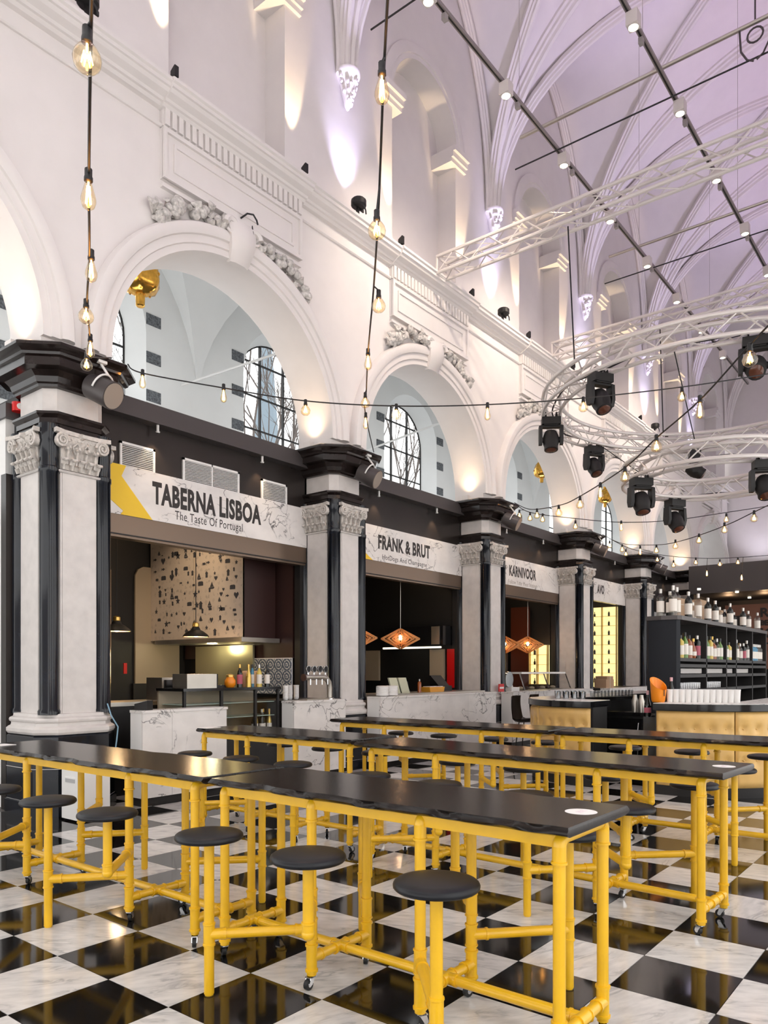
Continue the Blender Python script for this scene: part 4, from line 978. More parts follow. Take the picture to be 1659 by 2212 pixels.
# ---- third stall
counter('white counter of the Karnivoor stall behind the shell chairs', 13.5, 17.3, 7.40, 7.67, 1.12, [15.0, 16.2])
o = slabbox('steel_worktop', (14.06, 17.4, 7.70, 8.4, 0, 1.1), M['steel'], None, None); tag(o, 'steel worktop behind the Karnivoor stall counter', 'worktop')
q = at(1140, 1393, 8.9); diamond('diamond plywood pendant in the middle of the Karnivoor stall', tuple(q), 4.2, .80, .40)
q = at(1090, 1393, 8.9); diamond('diamond plywood pendant half behind the third pillar', tuple(q), 4.2, .80, .40)
M['lit'] = mat('backlit_yellow_panel', (.9, .75, .35), .5, emit=(1, .80, .36), estr=.95)
def lit_shelf(label, X, y0, y1, z0, z1, n, rows):
    org = (X, (y0 + y1) / 2, z0); T = thing('backlit_shelf', label, 'shelf', org, 0, 'backlit yellow bottle shelves')
    slabbox('light_panel', (X + .1, X + .13, y0, y1, z0, z1), M['lit'], T, org)
    for f in (.0, .55, .97): slabbox('divider', (X, X + .1, y0 + (y1 - y0) * f, y0 + (y1 - y0) * f + .02, z0, z1), M['gilt'], T, org)
    for k in range(n):
        z = z0 + (z1 - z0) * k / n; slabbox('shelf_board', (X + .02, X + .1, y0, y1, z, z + .008), M['gilt'], T, org)
        for f in rows:
            bottle((X + .05, y0 + (y1 - y0) * f, z + .008), .15, .03, random.choice(['gin', 'flask', 'slim']), 'g_dark', None, 'cap_d', 'small dark bottle on the glowing %s shelf, row %s from below%s' % ('Karnivoor' if n < 6 else 'AVO', ['one', 'two', 'three', 'four', 'five', 'six', 'seven', 'eight', 'nine'][k], '' if n < 6 else (', right' if f < .5 else ', left')), 'dark bottles on the backlit shelves')
M['gilt'] = mat('gilt_shelf_edge', (.62, .45, .16), .5)
lit_shelf('glowing yellow shelf at the back of the Karnivoor stall', 17.42, 8.58, 9.1, 1.2, 2.2, 4, (.72,))
bw = slabbox('brown_panel', (17.5, 17.56, 9.14, 9.66, 0, 3.2), mat('red_brown_panel', (.10, .022, .008), .5), None, None); tag(bw, 'red brown panel left of the glowing shelf in the Karnivoor stall', 'wall panel')
org = (17.2, 9.72, 0); T = thing('tall_fridge', 'tall pale fridge beside the third pillar', 'fridge', org); slabbox('cabinet', (org[0] - .25, org[0] + .25, 9.72, 10.3, 0, 2.1), M['steel'], T, org); slabbox('door', (org[0] - .27, org[0] - .25, 9.76, 10.26, .3, 1.95), M['white'], T, org)
T = thing('meat_slicer', 'round steel meat slicer on the Karnivoor counter', 'slicer', (14.22, 7.9, 1.1)); MB().box(-.15, .2, -.15, .15, 0, .1).build('slicer_base', M['white'], T, 0); m = MB(); m.cyl((0, -.02, .26), (0, .03, .26), .17, 24); m.build('blade', M['chrome'], T); MB().prism([(-.05, .1), (.25, .1), (.1, .3)], 'xz', .03, .12).build('carriage', M['white'], T, 0)
gx0, gx1 = 14.6, 17.0; org = (gx0, 7.75, 1.1); T = thing('glass_counter_case', 'slanted glass meat display case on the Karnivoor counter', 'display case', org)
slabbox('case_base', (gx0, gx1, 7.72, 8.3, 1.1, 1.13), M['steel'], T, org); slabbox('case_top', (gx0 + .1, gx1 - .1, 7.85, 8.3, 1.48, 1.52), M['white'], T, org)
MB().add([(gx0, 7.73, 1.13), (gx1, 7.73, 1.13), (gx1 - .1, 7.87, 1.48), (gx0 + .1, 7.87, 1.48)], [(0, 1, 2, 3)]).build('front_glass', M['glass'], T, 0, org)
for x in (gx0 + .05, gx1 - .05, (gx0 + gx1) / 2): MB().bar((x, 7.74, 1.13), (x, 7.87, 1.48), .02, .02).build('glass_post', M['chrome'], T, 0, org)
for k in range(7): MB().ball((gx0 + .4 + .27 * k, 8.05, 1.16), .07, 8, 6, 1.4, 1, .6).build('meat_piece', M['brownwall'] if k % 2 else M['beige'], T, 40, org)
# ---- fourth stall: AVO
lit_shelf('tall glowing yellow shelf wall of the AVO stall', 22.0, 8.58, 9.4, .9, 3.48, 9, (.3, .85))
counter('pale counter of the AVO stall', 18.6, 21.9, 7.42, 7.67, 1.1, [20.2])
for k, (p_, w_, h_, lb) in enumerate(((1305, .26, .22, 'brown cardboard box on the AVO counter'), (1325, .22, .30, 'taller cardboard box behind the first on the AVO counter'))):
    T = thing('cardboard_box', lb, 'box', (XA(p_, 7.75), 7.75 + .25 * k, 1.1)); MB().box(-w_, w_, -.16, .16, 0, h_).build('carton', M['carton'], T, 0); MB().box(-.03, .03, -.162, .162, 0, h_ + .002).build('tape', M['beige'], T, 0)
slab = MB().box(18.6, 21.9, 7.67, 8.4, 0, 1.1); tag(slab.build('back_counter', M['black'], None, 0, (20, 8, 0)), 'dark cupboard behind the AVO counter', 'cupboard')
for i in (1, 2, 3, 4):
    for k in (-.9, .9): lamp('stall_light', 'POINT', (BAYS[i] + k, 9.4, 4.0), 16 if i == 1 else 7, (1, .72, .45), None, .1)
lamp('hood_lamp', 'POINT', (8.15, 10.2, 1.94), 9, (1, .86, .5), None, .08)
lamp('hood_lamp', 'SPOT', (6.2, 9.6, 4.1), 60, (1, .76, .5), (7.8, 10.3, 2.6), .05, 70, .8)  # extra unseen spot added to brighten the hood front
# white bin beside the first pillar, fire alarm and wall boxes
T = thing('waste_bin', 'white plastic bin with a slot handle beside the nearest pillar', 'bin', (4.22, 7.36, 0)); MB().box(-.17, .19, -.16, .16, .02, .56).build('bin_body', M['white'], T, 0); MB().box(-.178, .2, -.17, .17, .56, .60).build('lid', M['white'], T, 0)
MB().box(-.176, -.168, -.10, .08, .40, .44).build('handle_slot', mat('slot_grey', (.45, .45, .45), .6), T, 0); MB().box(-.18, -.17, -.11, .09, .44, .455).build('handle_lip', M['white'], T, 0)
T = thing('fire_alarm', 'small red fire alarm sounder beside the nearest pillar', 'alarm', tuple(at(38, 880, 8.5))); MB().cyl((0, 0, -.05), (0, -.0, .05), .06, 14).build('housing', M['red'], T); MB().cyl((0, -.055, 0), (0, -.065, 0), .035, 12).build('sounder', M['white'], T)
# ================================================================== island bar under the rings
BX0, BYC, BHW, BRR = 9.55, 3.64, 1.75, 1.18
def outline(off, y_gap, side, xe=15.2, n=14):     # plan path of one wing, from the gap round the corner and along the side
    P = [(BX0 - off, BYC + side * y_gap)]
    cy = BYC + side * (BHW - BRR); cx = BX0 + BRR; r = BRR + off
    for k in range(n + 1):
        a = PI - PI / 2 * k / n; P.append((cx + r * math.cos(a), cy + side * r * math.sin(a)))
    P.append((xe, BYC + side * (BHW + off))); return P
def resample(P, n):
    L = [0]
    for a, b in zip(P[:-1], P[1:]): L.append(L[-1] + math.dist(a, b))
    out = []
    for k in range(n + 1):
        s = L[-1] * k / n; i = max(j for j in range(len(L)) if L[j] <= s + 1e-9); i = min(i, len(P) - 2)
        t = (s - L[i]) / (L[i + 1] - L[i]); out.append((P[i][0] + t * (P[i + 1][0] - P[i][0]), P[i][1] + t * (P[i + 1][1] - P[i][1])))
    return out, L[-1]
def wing(side, label):
    org = (BX0, BYC + side * .9, 0); T = thing('bar_counter', label, 'bar', org, 0, 'buttoned gold bar counters')
    def strip(o0, o1, z0, z1, m, name, par=T, gap=.41):
        A, B = resample(outline(o0, gap, side), 60)[0], resample(outline(o1, gap, side), 60)[0]
        mb = MB(); mb.loft([[(a[0], a[1], z0), (b[0], b[1], z0), (b[0], b[1], z1), (a[0], a[1], z1)] for a, b in zip(A, B)]); return mb.build(name, m, par, 30, org)
    strip(-.62, .06, 1.06, 1.14, M['blackgloss'], 'counter_edge'); strip(-.60, .045, 1.14, 1.146, M['sign'], 'counter_top')
    strip(-.5, -.03, .0, 1.06, M['black'], 'carcass'); strip(-.03, .005, 0, .12, M['black'], 'skirting')
    base = outline(0, .43, side); Q, L = resample(base, 400); npan = int(round(L / .92)); per = L / npan
    for k in range(npan):
        if k > 5: break
        nu, nz = 36, 22; grid = []; btn = [(per * (j + .5) / 5, z) for j in range(5) for z in (.44, .84)]
        for iu in range(nu + 1):
            u = per * iu / nu; s = (k * per + .004 + u * (per - .008) / per) / L * 400; i0 = min(399, int(s)); t = s - i0
            x, y = Q[i0][0] + t * (Q[i0 + 1][0] - Q[i0][0]), Q[i0][1] + t * (Q[i0 + 1][1] - Q[i0][1])
            dx, dy = Q[i0 + 1][0] - Q[i0][0], Q[i0 + 1][1] - Q[i0][1]; l = math.hypot(dx, dy); nx, ny = (-dy / l, dx / l)
            if (nx * (BX0 + 3 - x) + ny * (BYC - y)) > 0: nx, ny = -nx, -ny
            row = []
            for iz in range(nz + 1):
                z = .12 + .93 * iz / nz; e = min(u, per - u, z - .12, 1.05 - z); d = .035 * min(1, e / .03) ** .5
                for bu, bz in btn:
                    q = math.hypot(u - bu, z - bz); d -= .045 * math.exp(-(q / .042) ** 2)
                row.append((x + nx * d, y + ny * d, z))
            grid.append(row)
        mb = MB(); mb.loft(grid, caps=False, loop=False); pan = mb.build('padded_panel', M['leather'], T, 60, org)
        for bu, bz in btn:
            iu = int(round(bu / per * nu)); iz = int(round((bz - .12) / .93 * nz)); p = grid[iu][iz]
            MB().ball(p, .014, 8, 6).build('button', M['leather'], pan, 60, org)
    return T
wing(1, 'left wing of the island bar with gold buttoned leather front'); wing(-1, 'right wing of the island bar with gold buttoned leather front')
# inner cabinet with fridge doors seen through the gap
org = (10.9, BYC, 0); T = thing('bar_fridge', 'low black glass door fridge inside the bar gap', 'fridge', org)
slabbox('cabinet', (10.75, 11.02, 3.0, 4.5, 0, .9), M['black'], T, org); slabbox('fridge_top', (10.7, 11.03, 2.95, 4.6, .9, .95), M['blackgloss'], T, org)
for k, y in enumerate((3.75, 4.45)):
    d = slabbox('glass_door', (10.735, 10.75, y - .66, y - .02, .08, .86), M['blackgloss'], T, org); MB().tube([(10.71, y - .6, .2), (10.68, y - .6, .3), (10.68, y - .6, .7), (10.71, y - .6, .8)], .012, 8).build('handle', M['chrome'], d, 40, org)
# central shelf
SX0, SX1, SY0, SY1 = 11.1, 16.7, 3.40, 3.88
org = (SX0, BYC, 0); T = thing('bar_shelf', 'tall black open shelf packed with bottles behind the bar', 'shelf', org)
pts = [(SX0 + .05, SY0), (SX0, SY0 + .04), (SX0 - .03, (SY0 + SY1) / 2), (SX0, SY1 - .04), (SX0 + .05, SY1)]
MB().prism(pts, 'xy', 0, 2.29).build('end_panel', mat('slate_black', (.010, .012, .017), .5, spec=.25), T, 40, org)
tb = [(SX1, SY0 - .02), (SX0 + .06, SY0 - .02), (SX0 - .02, SY0 + .02), (SX0 - .055, (SY0 + SY1) / 2), (SX0 - .02, SY1 - .02), (SX0 + .06, SY1 + .02), (SX1, SY1 + .02)]
MB().prism(tb, 'xy', 2.29, 2.35).build('top_board', M['ledge'], T, 0, org)
LEV = [1.74, 1.50, 1.27, .95]
for z in LEV: slabbox('shelf_board', (SX0 + .05, SX1, SY0, SY1, z - .05, z), M['black'], T, org)
slabbox('shelf_board', (SX0 + .05, SX1, SY0, SY1, 1.60, 1.65), M['black'], T, org)
for x in (12.46, 13.65, 14.3, 15.5, 16.66): slabbox('upright', (x, x + .05, SY0, SY1, 0, 2.29), M['black'], T, org)
slabbox('carcass', (SX0 + .05, SX1, SY0, SY1, 0, .9), M['black'], T, org)
xs = lambda p: SY0 / math.tan(TH - math.atan((p - 829.5) / F))
GRP = 'clear bottles with white labels on top of the bar shelf'
ORD = ['first', 'second', 'third', 'fourth', 'fifth', 'sixth', 'seventh', 'eighth', 'ninth', 'tenth', 'eleventh', 'twelfth', 'thirteenth', 'fourteenth', 'fifteenth', 'sixteenth']
for oi, (p_, h_, yo) in enumerate(((1426, .40, .28), (1432, .44, .10), (1447, .36, .16), (1462, .43, .10), (1487, .41, .10), (1496, .30, .24), (1508, .42, .10), (1529, .40, .12), (1545, .38, .10), (1554, .32, .2), (1565, .30, .2), (1577, .40, .10), (1585, .30, .25), (1605, .38, .10), (1616, .36, .14), (1636, .36, .10))):
    Y = SY0 + yo; bottle((max(SX0 + .04, Y / math.tan(TH - math.atan((p_ - 829.5) / F))), Y, 2.35), h_, .055, 'gin', 'g_dark' if p_ % 2 else 'g_clear', 'lab_w', 'cap_s', 'white labelled bottle on top of the bar shelf, %s from its near end' % ORD[oi], GRP)
for x, w_, h_, lb in ((12.4, .42, .34, 'brown carton behind the bottles on the bar shelf, nearest'), (13.4, .22, .40, 'tall narrow carton on top of the bar shelf'), (14.6, .5, .30, 'wide carton towards the far end on the bar shelf')):
    T2 = thing('carton', lb, 'box', (x, 3.78, 2.35)); MB().box(-w_, w_, -.09, .09, 0, h_).build('carton_body', M['carton'], T2, 0); MB().box(-w_ - .002, w_ + .002, -.092, .092, h_ * .7, h_ * .74).build('tape', M['beige'], T2, 0)
R = random.Random(9); kinds = [('slim', 'g_yellow', 'lab_w', 'cap_d'), ('wine', 'g_green', 'lab_w', 'cap_d'), ('flask', 'g_purple', 'lab_c', 'cap_g'), ('gin', 'g_amber', 'lab_w', 'cap_d'), ('gin', 'g_clear', 'lab_w', 'cap_s'), ('slim', 'g_dark', 'lab_c', 'cap_s'), ('flask', 'g_amber', 'lab_w', 'cap_g')]
secs = [(11.2, 12.4, [4, 0, 0, 1, 4, 3, 2, 6, 4, 5, 4], 'first'), (12.55, 13.6, [0, 1, 6, 0, 3, 3, 5, 4, 6, 1], 'second'), (13.72, 14.26, [1, 1, 2, 0, 2], 'third'), (14.4, 15.45, [1, 4, 1, 4, 1, 5, 6, 4], 'fourth')]
for a, b_, ks, nm in secs:
    for k, q in enumerate(ks):
        sh, gm, lm, cm = kinds[q]; x = a + .08 + (b_ - a - .16) * k / (len(ks) - 1)
        bottle((x, SY0 + (.07 if k % 2 else .17), 1.74), R.uniform(.30, .40), .05, sh, gm, lm, cm, '%s bottle in the %s bar shelf section, %s from its left' % (['yellow', 'green', 'rounded purple', 'amber', 'clear', 'dark', 'rounded amber'][q], nm, ORD[k]), 'spirit bottles in the %s shelf section' % nm)
for k in range(8): bottle((15.62 + .13 * k, SY0 + .09, 1.74), .33, .05, 'slim', 'g_blue' if k < 5 else 'g_clear', 'lab_w', 'cap_s', '%s bottle at the far end of the bar shelf, %s in its row' % ('blue' if k < 5 else 'clear', ORD[k]), 'blue bottles at the shelf end')
M['tumbler'] = glass('tumbler_glass', (.90, .91, .92), .80)
tum = shared('tumbler', lambda: MB().lathe([(.030, 0), (.036, .002), (.04, .10), (.037, .10), (.032, .01)], 12).mesh('tumbler', M['tumbler'], 40))
def glassrow(n, f, label, group, name='tumbler', me=None):
    for k in range(n): tag(put(name, me or tum, None, f(k)), label, 'glass', group)
glassrow(20, lambda k: (11.3 + .055 * k if k < 20 else 0, SY0 + .08 + .09 * (k % 2), 1.27), 'upturned clear glass on the lower bar shelf, first section', 'glasses on the lower bar shelf')
glassrow(16, lambda k: (12.62 + .06 * k, SY0 + .08 + .09 * (k % 2), 1.27), 'clear glass on the lower bar shelf, second section', 'glasses on the second lower shelf')
for k, (a, b_, lb) in enumerate(((11.25, 12.4, 'pale grey crate on the middle shelf, first section'), (12.55, 13.6, 'pale grey crate on the middle shelf, second section'), (13.75, 14.25, 'pale patterned crate on the middle shelf, third section'), (14.4, 15.4, 'pale grey crate on the middle shelf, fourth section'))):
    T2 = thing('glass_crate', lb, 'crate', ((a + b_) / 2, SY0 + .24, 1.50)); w_ = (b_ - a) / 2 - .03
    mb = MB(); mb.box(-w_, w_, -.2, -.18, 0, .085); mb.box(-w_, w_, .18, .2, 0, .085); mb.box(-w_, -w_ + .02, -.2, .2, 0, .085); mb.box(w_ - .02, w_, -.2, .2, 0, .085); mb.box(-w_, w_, -.2, .2, 0, .01); mb.build('crate_tray', mat('grey_crate', (.42, .40, .38), .5) if 'crate' not in M else M['crate'], T2, 0)
    MB().box(-w_ * .95, w_ * .95, -.17, .17, .01, .075).build('folded_cloth', M['paper'], T2, 0)
# things on the bar
rows = [(a, b_) for a in range(4) for b_ in range(11)]
glassrow(44, lambda k: (10.05 + .085 * rows[k][0] + .06 * rows[k][1], 4.78 - .09 * rows[k][0] + .03 * rows[k][1], 1.146), 'small clear glass in the massed rows on the left bar wing', 'glasses massed on the left bar wing')
glassrow(12, lambda k: (10.9 + .09 * k, 4.62 - .02 * k, 1.146), 'upturned tumbler in the row along the inner left bar wing', 'tumblers on the inner left bar wing')
cup = shared('beaker', lambda: MB().lathe([(.036, 0), (.043, .15), (.045, .155), (.045, .165), (.040, .165), (.034, .01)], 16).mesh('beaker', M['white'], 40))
for r_ in range(2):
    for k in range(12):
        p_ = 1447 + 13.2 * k; phi = TH - math.atan((p_ - 829.5) / F); X = 9.93 + .10 * r_ + .03 * k
        tag(put('beaker_stack', cup, None, (X, X * math.tan(phi), 1.146)), 'white beaker in the %s row on the right bar wing, %s from the ice bucket' % ('front' if r_ == 0 else 'rear', ORD[k]), 'cup', 'white beakers on the right bar wing')
q = 9.86; phi = lambda p_: TH - math.atan((p_ - 829.5) / F)
T = thing('ice_bucket', 'orange slanted ice bucket on the right bar wing', 'ice bucket', (q, q * math.tan(phi(1422)), 1.146), TH - 1.2)
mb = MB(); n = 24; rings = []
for z, r_, sl in ((0, .075, 0), (.02, .085, 0), (.12, .095, .02), (.24, .105, .085), (.236, .098, .085), (.02, .075, 0)): rings.append([(r_ * math.cos(2 * PI * j / n), r_ * math.sin(2 * PI * j / n), z + sl * math.sin(2 * PI * j / n)) for j in range(n)])
mb.loft(rings); mb.build('bucket_shell', M['orange'], T); MB().box(-.004, .004, -.112, -.104, .08, .16).build('emblem', M['text'], T, 0)
for p_, X, lb in ((1399, 9.95, 'pink foiled champagne bottle left of the orange ice bucket'), (1450, 10.06, 'pink foiled champagne bottle behind the white beakers')): bottle((X, X * math.tan(phi(p_)), 1.146 if p_ > 1400 else .95), .32 if p_ > 1400 else .34, .044, 'champ', 'g_dark', 'lab_c', 'cap_p', lb, None)
o = slabbox('service_ledge', (9.8, 10.2, 3.26, 3.46, 0, .95), M['blackgloss'], None, None); tag(o, 'dark service ledge in the bar gap', 'ledge')
for k, (p_, X) in enumerate(((1372, 10.9), (1386, 10.85))):
    m = MB().lathe([(.045, 0), (.05, .16), (.042, .18), (.03, .22), (.028, .25)], 14); o = m.build('cocktail_shaker', M['steel'], None, 40); o.location = (X, X * math.tan(phi(p_)), .95); tag(o, 'steel cocktail shaker inside the bar, %s' % ('left one' if k == 0 else 'right one'), 'shaker', 'cocktail shakers')
# shell chairs at the left side of the bar
def shell_chair(label, loc, rz):
    T = thing('shell_chair', label, 'chair', loc, rz, 'black shell chairs')
    mb = MB(); G = []
    for i in range(15):
        t = i / 14; row = []
        for j in range(13):
            u = -1 + 2 * j / 12
            if t < .5: y = -.20 + .40 * t * 2 * .95; z = .74 - .03 * math.sin(t * 2 * PI * .5) + .05 * u * u
            else:
                q = (t - .5) * 2; y = .18 + .10 * math.sin(q * PI / 2) * .9 - .07 * u * u * q; z = .72 + .42 * q + .06 * u * u * (1 - q)
            wd = .23 - .03 * abs(t - .5) * 2 + (0 if t < .5 else -.02 * (t - .5)); row.append((u * wd, y, z))
        G.append(row)
    top = [[(a, b, c) for a, b, c in r] for r in G]; mb.loft(top, caps=False, loop=False); mb.loft([[(a, b + .012, c - .012) for a, b, c in r[::-1]] for r in G], caps=False, loop=False); mb.build('seat_shell', mat('dark_leather_shell', (.014, .009, .006), .36, spec=.35), T, 60)
    for sx in (-1, 1):
        for sy in (-1, 1): MB().cyl((sx * .12, sy * .12, .71), (sx * .2, sy * .2, 0), .010, 8).build('leg', M['black'], T)
    MB().tube([(.17 * math.cos(a), .17 * math.sin(a), .3) for a in (PI / 4 + PI / 2 * k for k in range(4))], .008, 6, True).build('footrest', M['black'], T)
shell_chair('black shell bar chair farther from the gold bar', (11.10, 5.80, 0), .15); shell_chair('black shell bar chair close against the gold bar', (11.85, 5.86, 0), .1)
# ================================================================== dark end canopy closing the nave
EX = 25.2; org = (EX, 3.6, 0); T = thing('end_canopy', 'dark bronze canopy box across the far end of the nave', 'canopy', org)
slabbox('fascia_panel', (EX, EX + .15, -.8, 7.42, 4.02, 4.92), M['ledge'], T, org); slabbox('canopy_ceiling', (EX + .15, 28.6, -.8, 7.42, 4.02, 4.1), M['black'], T, org); slabbox('canopy_roof', (EX + .15, 28.6, -.8, 7.42, 4.86, 4.92), M['black'], T, org)
slabbox('back_wall', (28.5, 28.6, -.8, 7.42, 0, 4.02), M['black'], T, org); slabbox('side_wall', (EX + .2, 28.5, 7.32, 7.42, 0, 4.02), M['black'], T, org)
for p_, y_ in ((1510, 1273), (1592, 1279), (1619, 1291)):
    t = (p_ - 829.5) / F; d = (4.0 - CH) * F / (HY - y_); v = atd(p_, y_, d); MB().cyl((v.x, v.y, 4.03), (v.x, v.y, 3.98), .05, 12).build('spotlight', M['lens'], T, 40, org)
for y in (5.5, 6.6): lamp('canopy_light', 'POINT', (26.8, y, 3.7), 16, (1, .6, .32), None, .1)
a, b_ = atX(1566, 1308, 26.6), atX(1680, 1302, 26.6); org = (26.6, (a.y + b_.y) / 2, 2.0); T = thing('brick_toned_poster', 'reddish brown poster wall with dark block letters at the far end', 'poster', org)
pc = mat('poster_brown', (.26, .11, .07), .6); slabbox('board', (26.6, 26.66, min(a.y, b_.y), a.y, 1.6, a.z), pc, T, org)
pl = atX(1641, 1315, 26.58)
for k, (tx, sz) in enumerate((('RE', .32), ('BE', .18), ('IC', .36), ('TA', .30))):
    me = textmesh(tx, sz * 1.25, 1.1, .012, .01, 'LEFT'); z0 = (a.z - .50, a.z - .74, a.z - 1.20, a.z - 1.60)[k]
    for v in me.vertices: x_, y_, z_ = v.co; v.co = (26.585 - org[0] + z_, pl.y - x_ - org[1], z0 + y_ - org[2])
    me.materials.clear(); me.materials.append(M['text']); put('lettering', me, T)
mb = MB(); pm = atX(1603, 1330, 26.58); mb.prism([(pm.y + .3, pm.z - .55), (pm.y - .1, pm.z - .55), (pm.y - .22, pm.z), (pm.y + .42, pm.z)], 'yz', 26.58, 26.6); mb.build('pot_print', M['text'], T, 0, org)
# ================================================================== lighting rig
def lace(mb, A, B, n, r=.012, closed=False):
    k = len(A)
    for i in range(0, k - (0 if closed else 1), 1):
        j = (i + 1) % k; p, q = (A[i], B[j]) if i % 2 == 0 else (B[i], A[j]); mb.cyl(p, q, r, 4, caps=False)
def straight_truss(label, X, z, y0, y1):
    org = (X, (y0 + y1) / 2, z); T = thing('roof_truss', label, 'truss', org, 0, 'straight white lighting trusses'); h = .145
    C = [(X + sx * h, z + sz * h) for sx, sz in ((-1, -1), (1, -1), (1, 1), (-1, 1))]
    for c in C: MB().cyl((c[0], y0, c[1]), (c[0], y1, c[1]), .031, 8).build('chord_tube', M['wmetal'], T, 40, org)
    n = int((y1 - y0) / .34); ys = [y0 + (y1 - y0) * k / n for k in range(n + 1)]; m = MB()
    for a, b in ((0, 1), (1, 2), (2, 3), (3, 0)): lace(m, [(C[a][0], y, C[a][1]) for y in ys], [(C[b][0], y, C[b][1]) for y in ys], n)
    m.build('lacing', M['wmetal'], T, 40, org)
    for y in (y0, y1):
        m = MB()
        for a, b in ((0, 1), (1, 2), (2, 3), (3, 0)): m.cyl((C[a][0], y, C[a][1]), (C[b][0], y, C[b][1]), .02, 6)
        m.build('end_frame', M['wmetal'], T, 40, org)
    return T
straight_truss('nearer straight white truss spanning the nave above the bar', 11.15, 8.74, -.35, 7.55)
straight_truss('farther straight white truss spanning the nave', 15.7, 8.76, -.35, 7.55)
RC = (13.28, 3.50)
def ring(label, R, z, n):
    org = (RC[0], RC[1], z); T = thing('ring_truss', label, 'truss', org, 0, 'circular white lighting trusses'); h = .145
    C = [(R + a * h, b * h) for a, b in ((-1, -1), (1, -1), (1, 1), (-1, 1))]; N = n
    def P(c, k): a = 2 * PI * k / N; return (c[0] * math.cos(a), c[0] * math.sin(a), c[1])
    for c in C: MB().tube([P(c, k) for k in range(N)], .032, 8, True).build('chord_tube', M['wmetal'], T)
    m = MB()
    for a, b in ((0, 1), (1, 2), (2, 3), (3, 0)): lace(m, [P(C[a], k) for k in range(N)], [P(C[b], k) for k in range(N)], N, .012, True)
    m.build('lacing', M['wmetal'], T)
    m = MB(); m.tube([((R + .02 * math.sin(k * .7)) * math.cos(2 * PI * k / N), (R + .02 * math.sin(k * .7)) * math.sin(2 * PI * k / N), -.10 + .03 * math.sin(k * 1.3)) for k in range(N)], .014, 5, True); m.build('loom_cable', M['cable'], T)
    return T
ring('large white ring truss hanging above the bar', 2.66, 6.15, 52); ring('small white ring truss hanging below the large ring', 1.32, 4.88, 28)
for k, (a, lb) in enumerate(((2.55, 'steel cable from the nearer truss to the large ring'), (.62, 'steel cable from the farther truss to the large ring'), (-2.55, 'steel cable holding the large ring, right of the bar'))):
    p = (RC[0] + 2.66 * math.cos(a), RC[1] + 2.66 * math.sin(a), 6.3); q = (11.15 if k != 1 else 15.7, p[1] + .15, 8.6)
    m = MB().tube([p, q], .012, 6); tag(m.build('suspension_cable', M['cable'], None, 40, p), lb, 'cable')
for a in (1.2, 3.2, 5.3):
    m = MB().tube([(RC[0] + 1.32 * math.cos(a), RC[1] + 1.32 * math.sin(a), 5.03), (RC[0] + 2.56 * math.cos(a), RC[1] + 2.56 * math.sin(a), 6.0)], .008, 6); tag(m.build('ring_cable', M['cable'], None, 40), {1.2: 'thin cable linking both rings on the wall side', 3.2: 'thin cable linking both rings nearest the tables', 5.3: 'thin cable linking both rings on the far right'}[a], 'cable')
def head_meshes():
    b = MB(); b.box(-.17, .17, -.11, .11, -.32, -.19); b.box(-.13, .13, -.09, .09, -.34, -.32)
    c = MB()
    c.box(-.02, .02, -.04, .04, -.19, -.13); c.tube([(0, .045 * math.cos(a), -.13 + .045 * math.sin(a)) for a in (2 * PI * k / 10 for k in range(10))], .014, 5, True)
    y = MB(); y.box(-.20, .20, -.06, .06, -.37, -.33)
    for s in (-1, 1): y.prism([(-.07, -.34), (.07, -.34), (.085, -.58), (.05, -.68), (-.05, -.68), (-.085, -.58)], 'yz', s * .19 - .03, s * .19 + .03)
    h = MB(); h.lathe([(.06, -.17), (.11, -.15), (.14, -.07), (.15, .0), (.145, .07), (.125, .13), (.125, .20), (.10, .205)], 16); h.cyl((-.17, 0, 0), (.17, 0, 0), .05, 10)
    l = MB(); l.lathe([(.095, .206), (.07, .222), (.001, .23)], 16)
    return [x.mesh(n, m, 40) for x, n, m in ((b, 'base_box', M['black']), (c, 'clamp', M['black']), (y, 'yoke', M['black']), (h, 'lamp_head', M['black']), (l, 'front_lens', mat('amber_lens', (.10, .035, .02), .08)))]
HM = head_meshes()
def moving_head(label, loc, rz, tilt):
    T = thing('moving_head', label, 'stage light', loc, -.9 + rz, 'black moving head stage lights')
    T.scale = (.95, .95, .95)
    put('base_box', HM[0], T); put('yoke', HM[2], T)
    for s in (-1, 1): put('clamp', HM[1], T, (s * .1, 0, 0))
    h = put('lamp_head', HM[3], T, (0, 0, -.59)); h.rotation_euler = (PI - tilt, 0, 0); put('front_lens', HM[4], h)
def ringpt(pxx, R, near):
    phi = TH - math.atan((pxx - 829.5) / F); dx, dy = math.cos(phi), math.sin(phi); b = RC[0] * dx + RC[1] * dy; cc = RC[0] ** 2 + RC[1] ** 2 - R * R; D = max(0, b * b - cc); t = b - math.sqrt(D) if near else b + math.sqrt(D); return (t * dx, t * dy)
for pxx, R, near, z, rz, tl, lb in ((1297, 2.66, True, 6.15, .35, .5, 'black moving head on the near left of the large ring'), (1190, 2.66, True, 6.15, -.1, .2, 'black moving head at the far left of the large ring'), (1283, 2.66, False, 6.15, .4, .5, 'black moving head on the rear left of the large ring'),
        (1632, 2.66, True, 6.15, -.4, .9, 'big black moving head on the near right of the large ring'), (1500, 2.66, False, 6.15, 1.3, 1.0, 'black moving head tilted sideways behind the small ring'), (1385, 1.32, True, 4.88, .15, .35, 'black moving head on the near left of the small ring'),
        (1458, 1.32, False, 4.88, .4, .5, 'black moving head on the rear left of the small ring'), (1652, 1.32, True, 4.88, -.2, .5, 'black moving head at the right edge on the small ring')):
    q = ringpt(pxx, R, near); moving_head(lb, (q[0], q[1], z), rz, tl)
